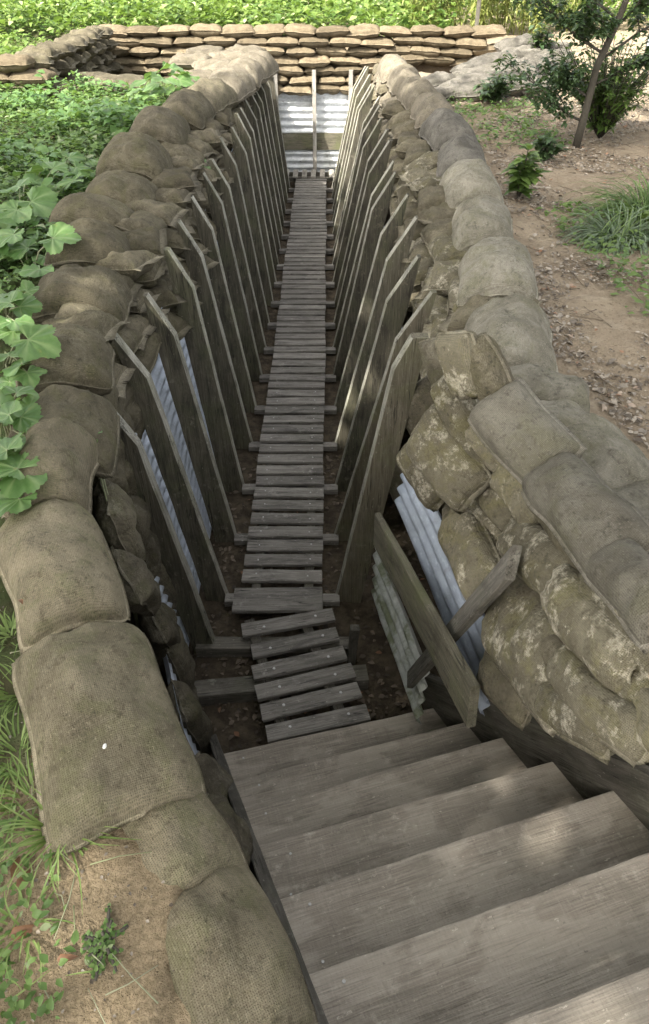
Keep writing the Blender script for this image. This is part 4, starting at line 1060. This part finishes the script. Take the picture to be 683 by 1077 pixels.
# ------------------------------------------------------------------ shade trees behind the camera on the sun side
SUN_EL, SUN_AZ = R(50), R(222)     # azimuth of the sun measured from +X, counter-clockwise
SUND = V((math.cos(SUN_EL)*math.cos(SUN_AZ), math.cos(SUN_EL)*math.sin(SUN_AZ), math.sin(SUN_EL)))
def shade_tree(x, y, h, rx_, rz_, n, label, seed):
    r = random.Random(seed); root = empty('shade_tree', (x, y, gz(x, y))); tag(root, label, 'tree', 'tall trees shading the trench')
    tk, lf = MB(), MB(); tube(tk, [V((0,0,-.1)), V((.1,0,h*.3)), V((.0,.2,h*.6)), V((.1,.1,h))], .28, .08, 12)
    clumps = []
    for _ in range(46):
        a = r.uniform(0, 6.28); rr = math.sqrt(r.random()); zz = r.uniform(-1, 1)*math.sqrt(max(0, 1-rr*rr))
        c = V((rx_*rr*math.cos(a), rx_*rr*math.sin(a), h+rz_*zz)); clumps.append(c)
        tube(tk, [V((.05,.1,h*.6)), c*.5+V((0,0,h*.35)), c], .06, .015, 5)
    for _ in range(n):
        c = r.choice(clumps); d = V((r.gauss(0,1), r.gauss(0,1), r.gauss(0,.6)))
        p = c+d*rx_*.13; a = r.uniform(0, 6.28); leaf_simple(lf, p, V((math.cos(a), math.sin(a), r.uniform(-.6,.3))), V((r.uniform(-.5,.5), r.uniform(-.5,.5), 1)), r.uniform(.22,.36), .2, .1, .2)
    link('trunk', tk.mesh('trunk', 'bark'), root); link('crown', lf.mesh('crown', 'leaf_shrub'), root)
tgt = V((.6, 3.6, 1.2)); hh = 10.0
c0 = tgt+SUND*((hh-tgt.z)/SUND.z)
shade_tree(c0.x, c0.y, hh-1.7, 5.4, 2.2, 15500, 'tall broad tree behind the viewer shading the near trench', 31)

# ------------------------------------------------------------------ light
w = bpy.data.worlds.new('World'); sc.world = w; w.use_nodes = True; nt = w.node_tree; nt.nodes.clear()
sky = nt.nodes.new('ShaderNodeTexSky'); sky.sky_type = 'NISHITA'; sky.sun_disc = False
sky.sun_elevation = SUN_EL; sky.sun_rotation = math.pi/2-SUN_AZ
sky.air_density = .7; sky.dust_density = 4.0; sky.ozone_density = .5
bg = nt.nodes.new('ShaderNodeBackground'); bg.inputs[1].default_value = .15
wo = nt.nodes.new('ShaderNodeOutputWorld'); hs = nt.nodes.new('ShaderNodeHueSaturation'); hs.inputs['Saturation'].default_value = .3; nt.links.new(sky.outputs[0], hs.inputs['Color']); tint = nt.nodes.new('ShaderNodeMix'); tint.data_type = 'RGBA'; tint.blend_type = 'MULTIPLY'; tint.inputs[0].default_value = 1; tint.inputs[7].default_value = (1.0, .97, .91, 1); nt.links.new(hs.outputs[0], tint.inputs[6]); nt.links.new(tint.outputs[2], bg.inputs[0]); nt.links.new(bg.outputs[0], wo.inputs[0])
sd = bpy.data.lights.new('sun', 'SUN'); sd.energy = 2.7; sd.angle = R(.6); sd.color = (1, .95, .86)
so = bpy.data.objects.new('sun', sd); col.objects.link(so); so.rotation_euler = (-SUND).to_track_quat('-Z', 'Y').to_euler(); so.location = (0,0,20)

sc.render.engine = 'CYCLES'; sc.cycles.use_denoising = True; sc.cycles.use_adaptive_sampling = True; sc.cycles.adaptive_threshold = .025; sc.cycles.max_bounces = 6; sc.cycles.diffuse_bounces = 4
sc.render.filter_size = 1.1
sc.view_settings.view_transform = 'Standard'; sc.view_settings.look = 'None'; sc.view_settings.gamma = 1; sc.view_settings.exposure = 2.22
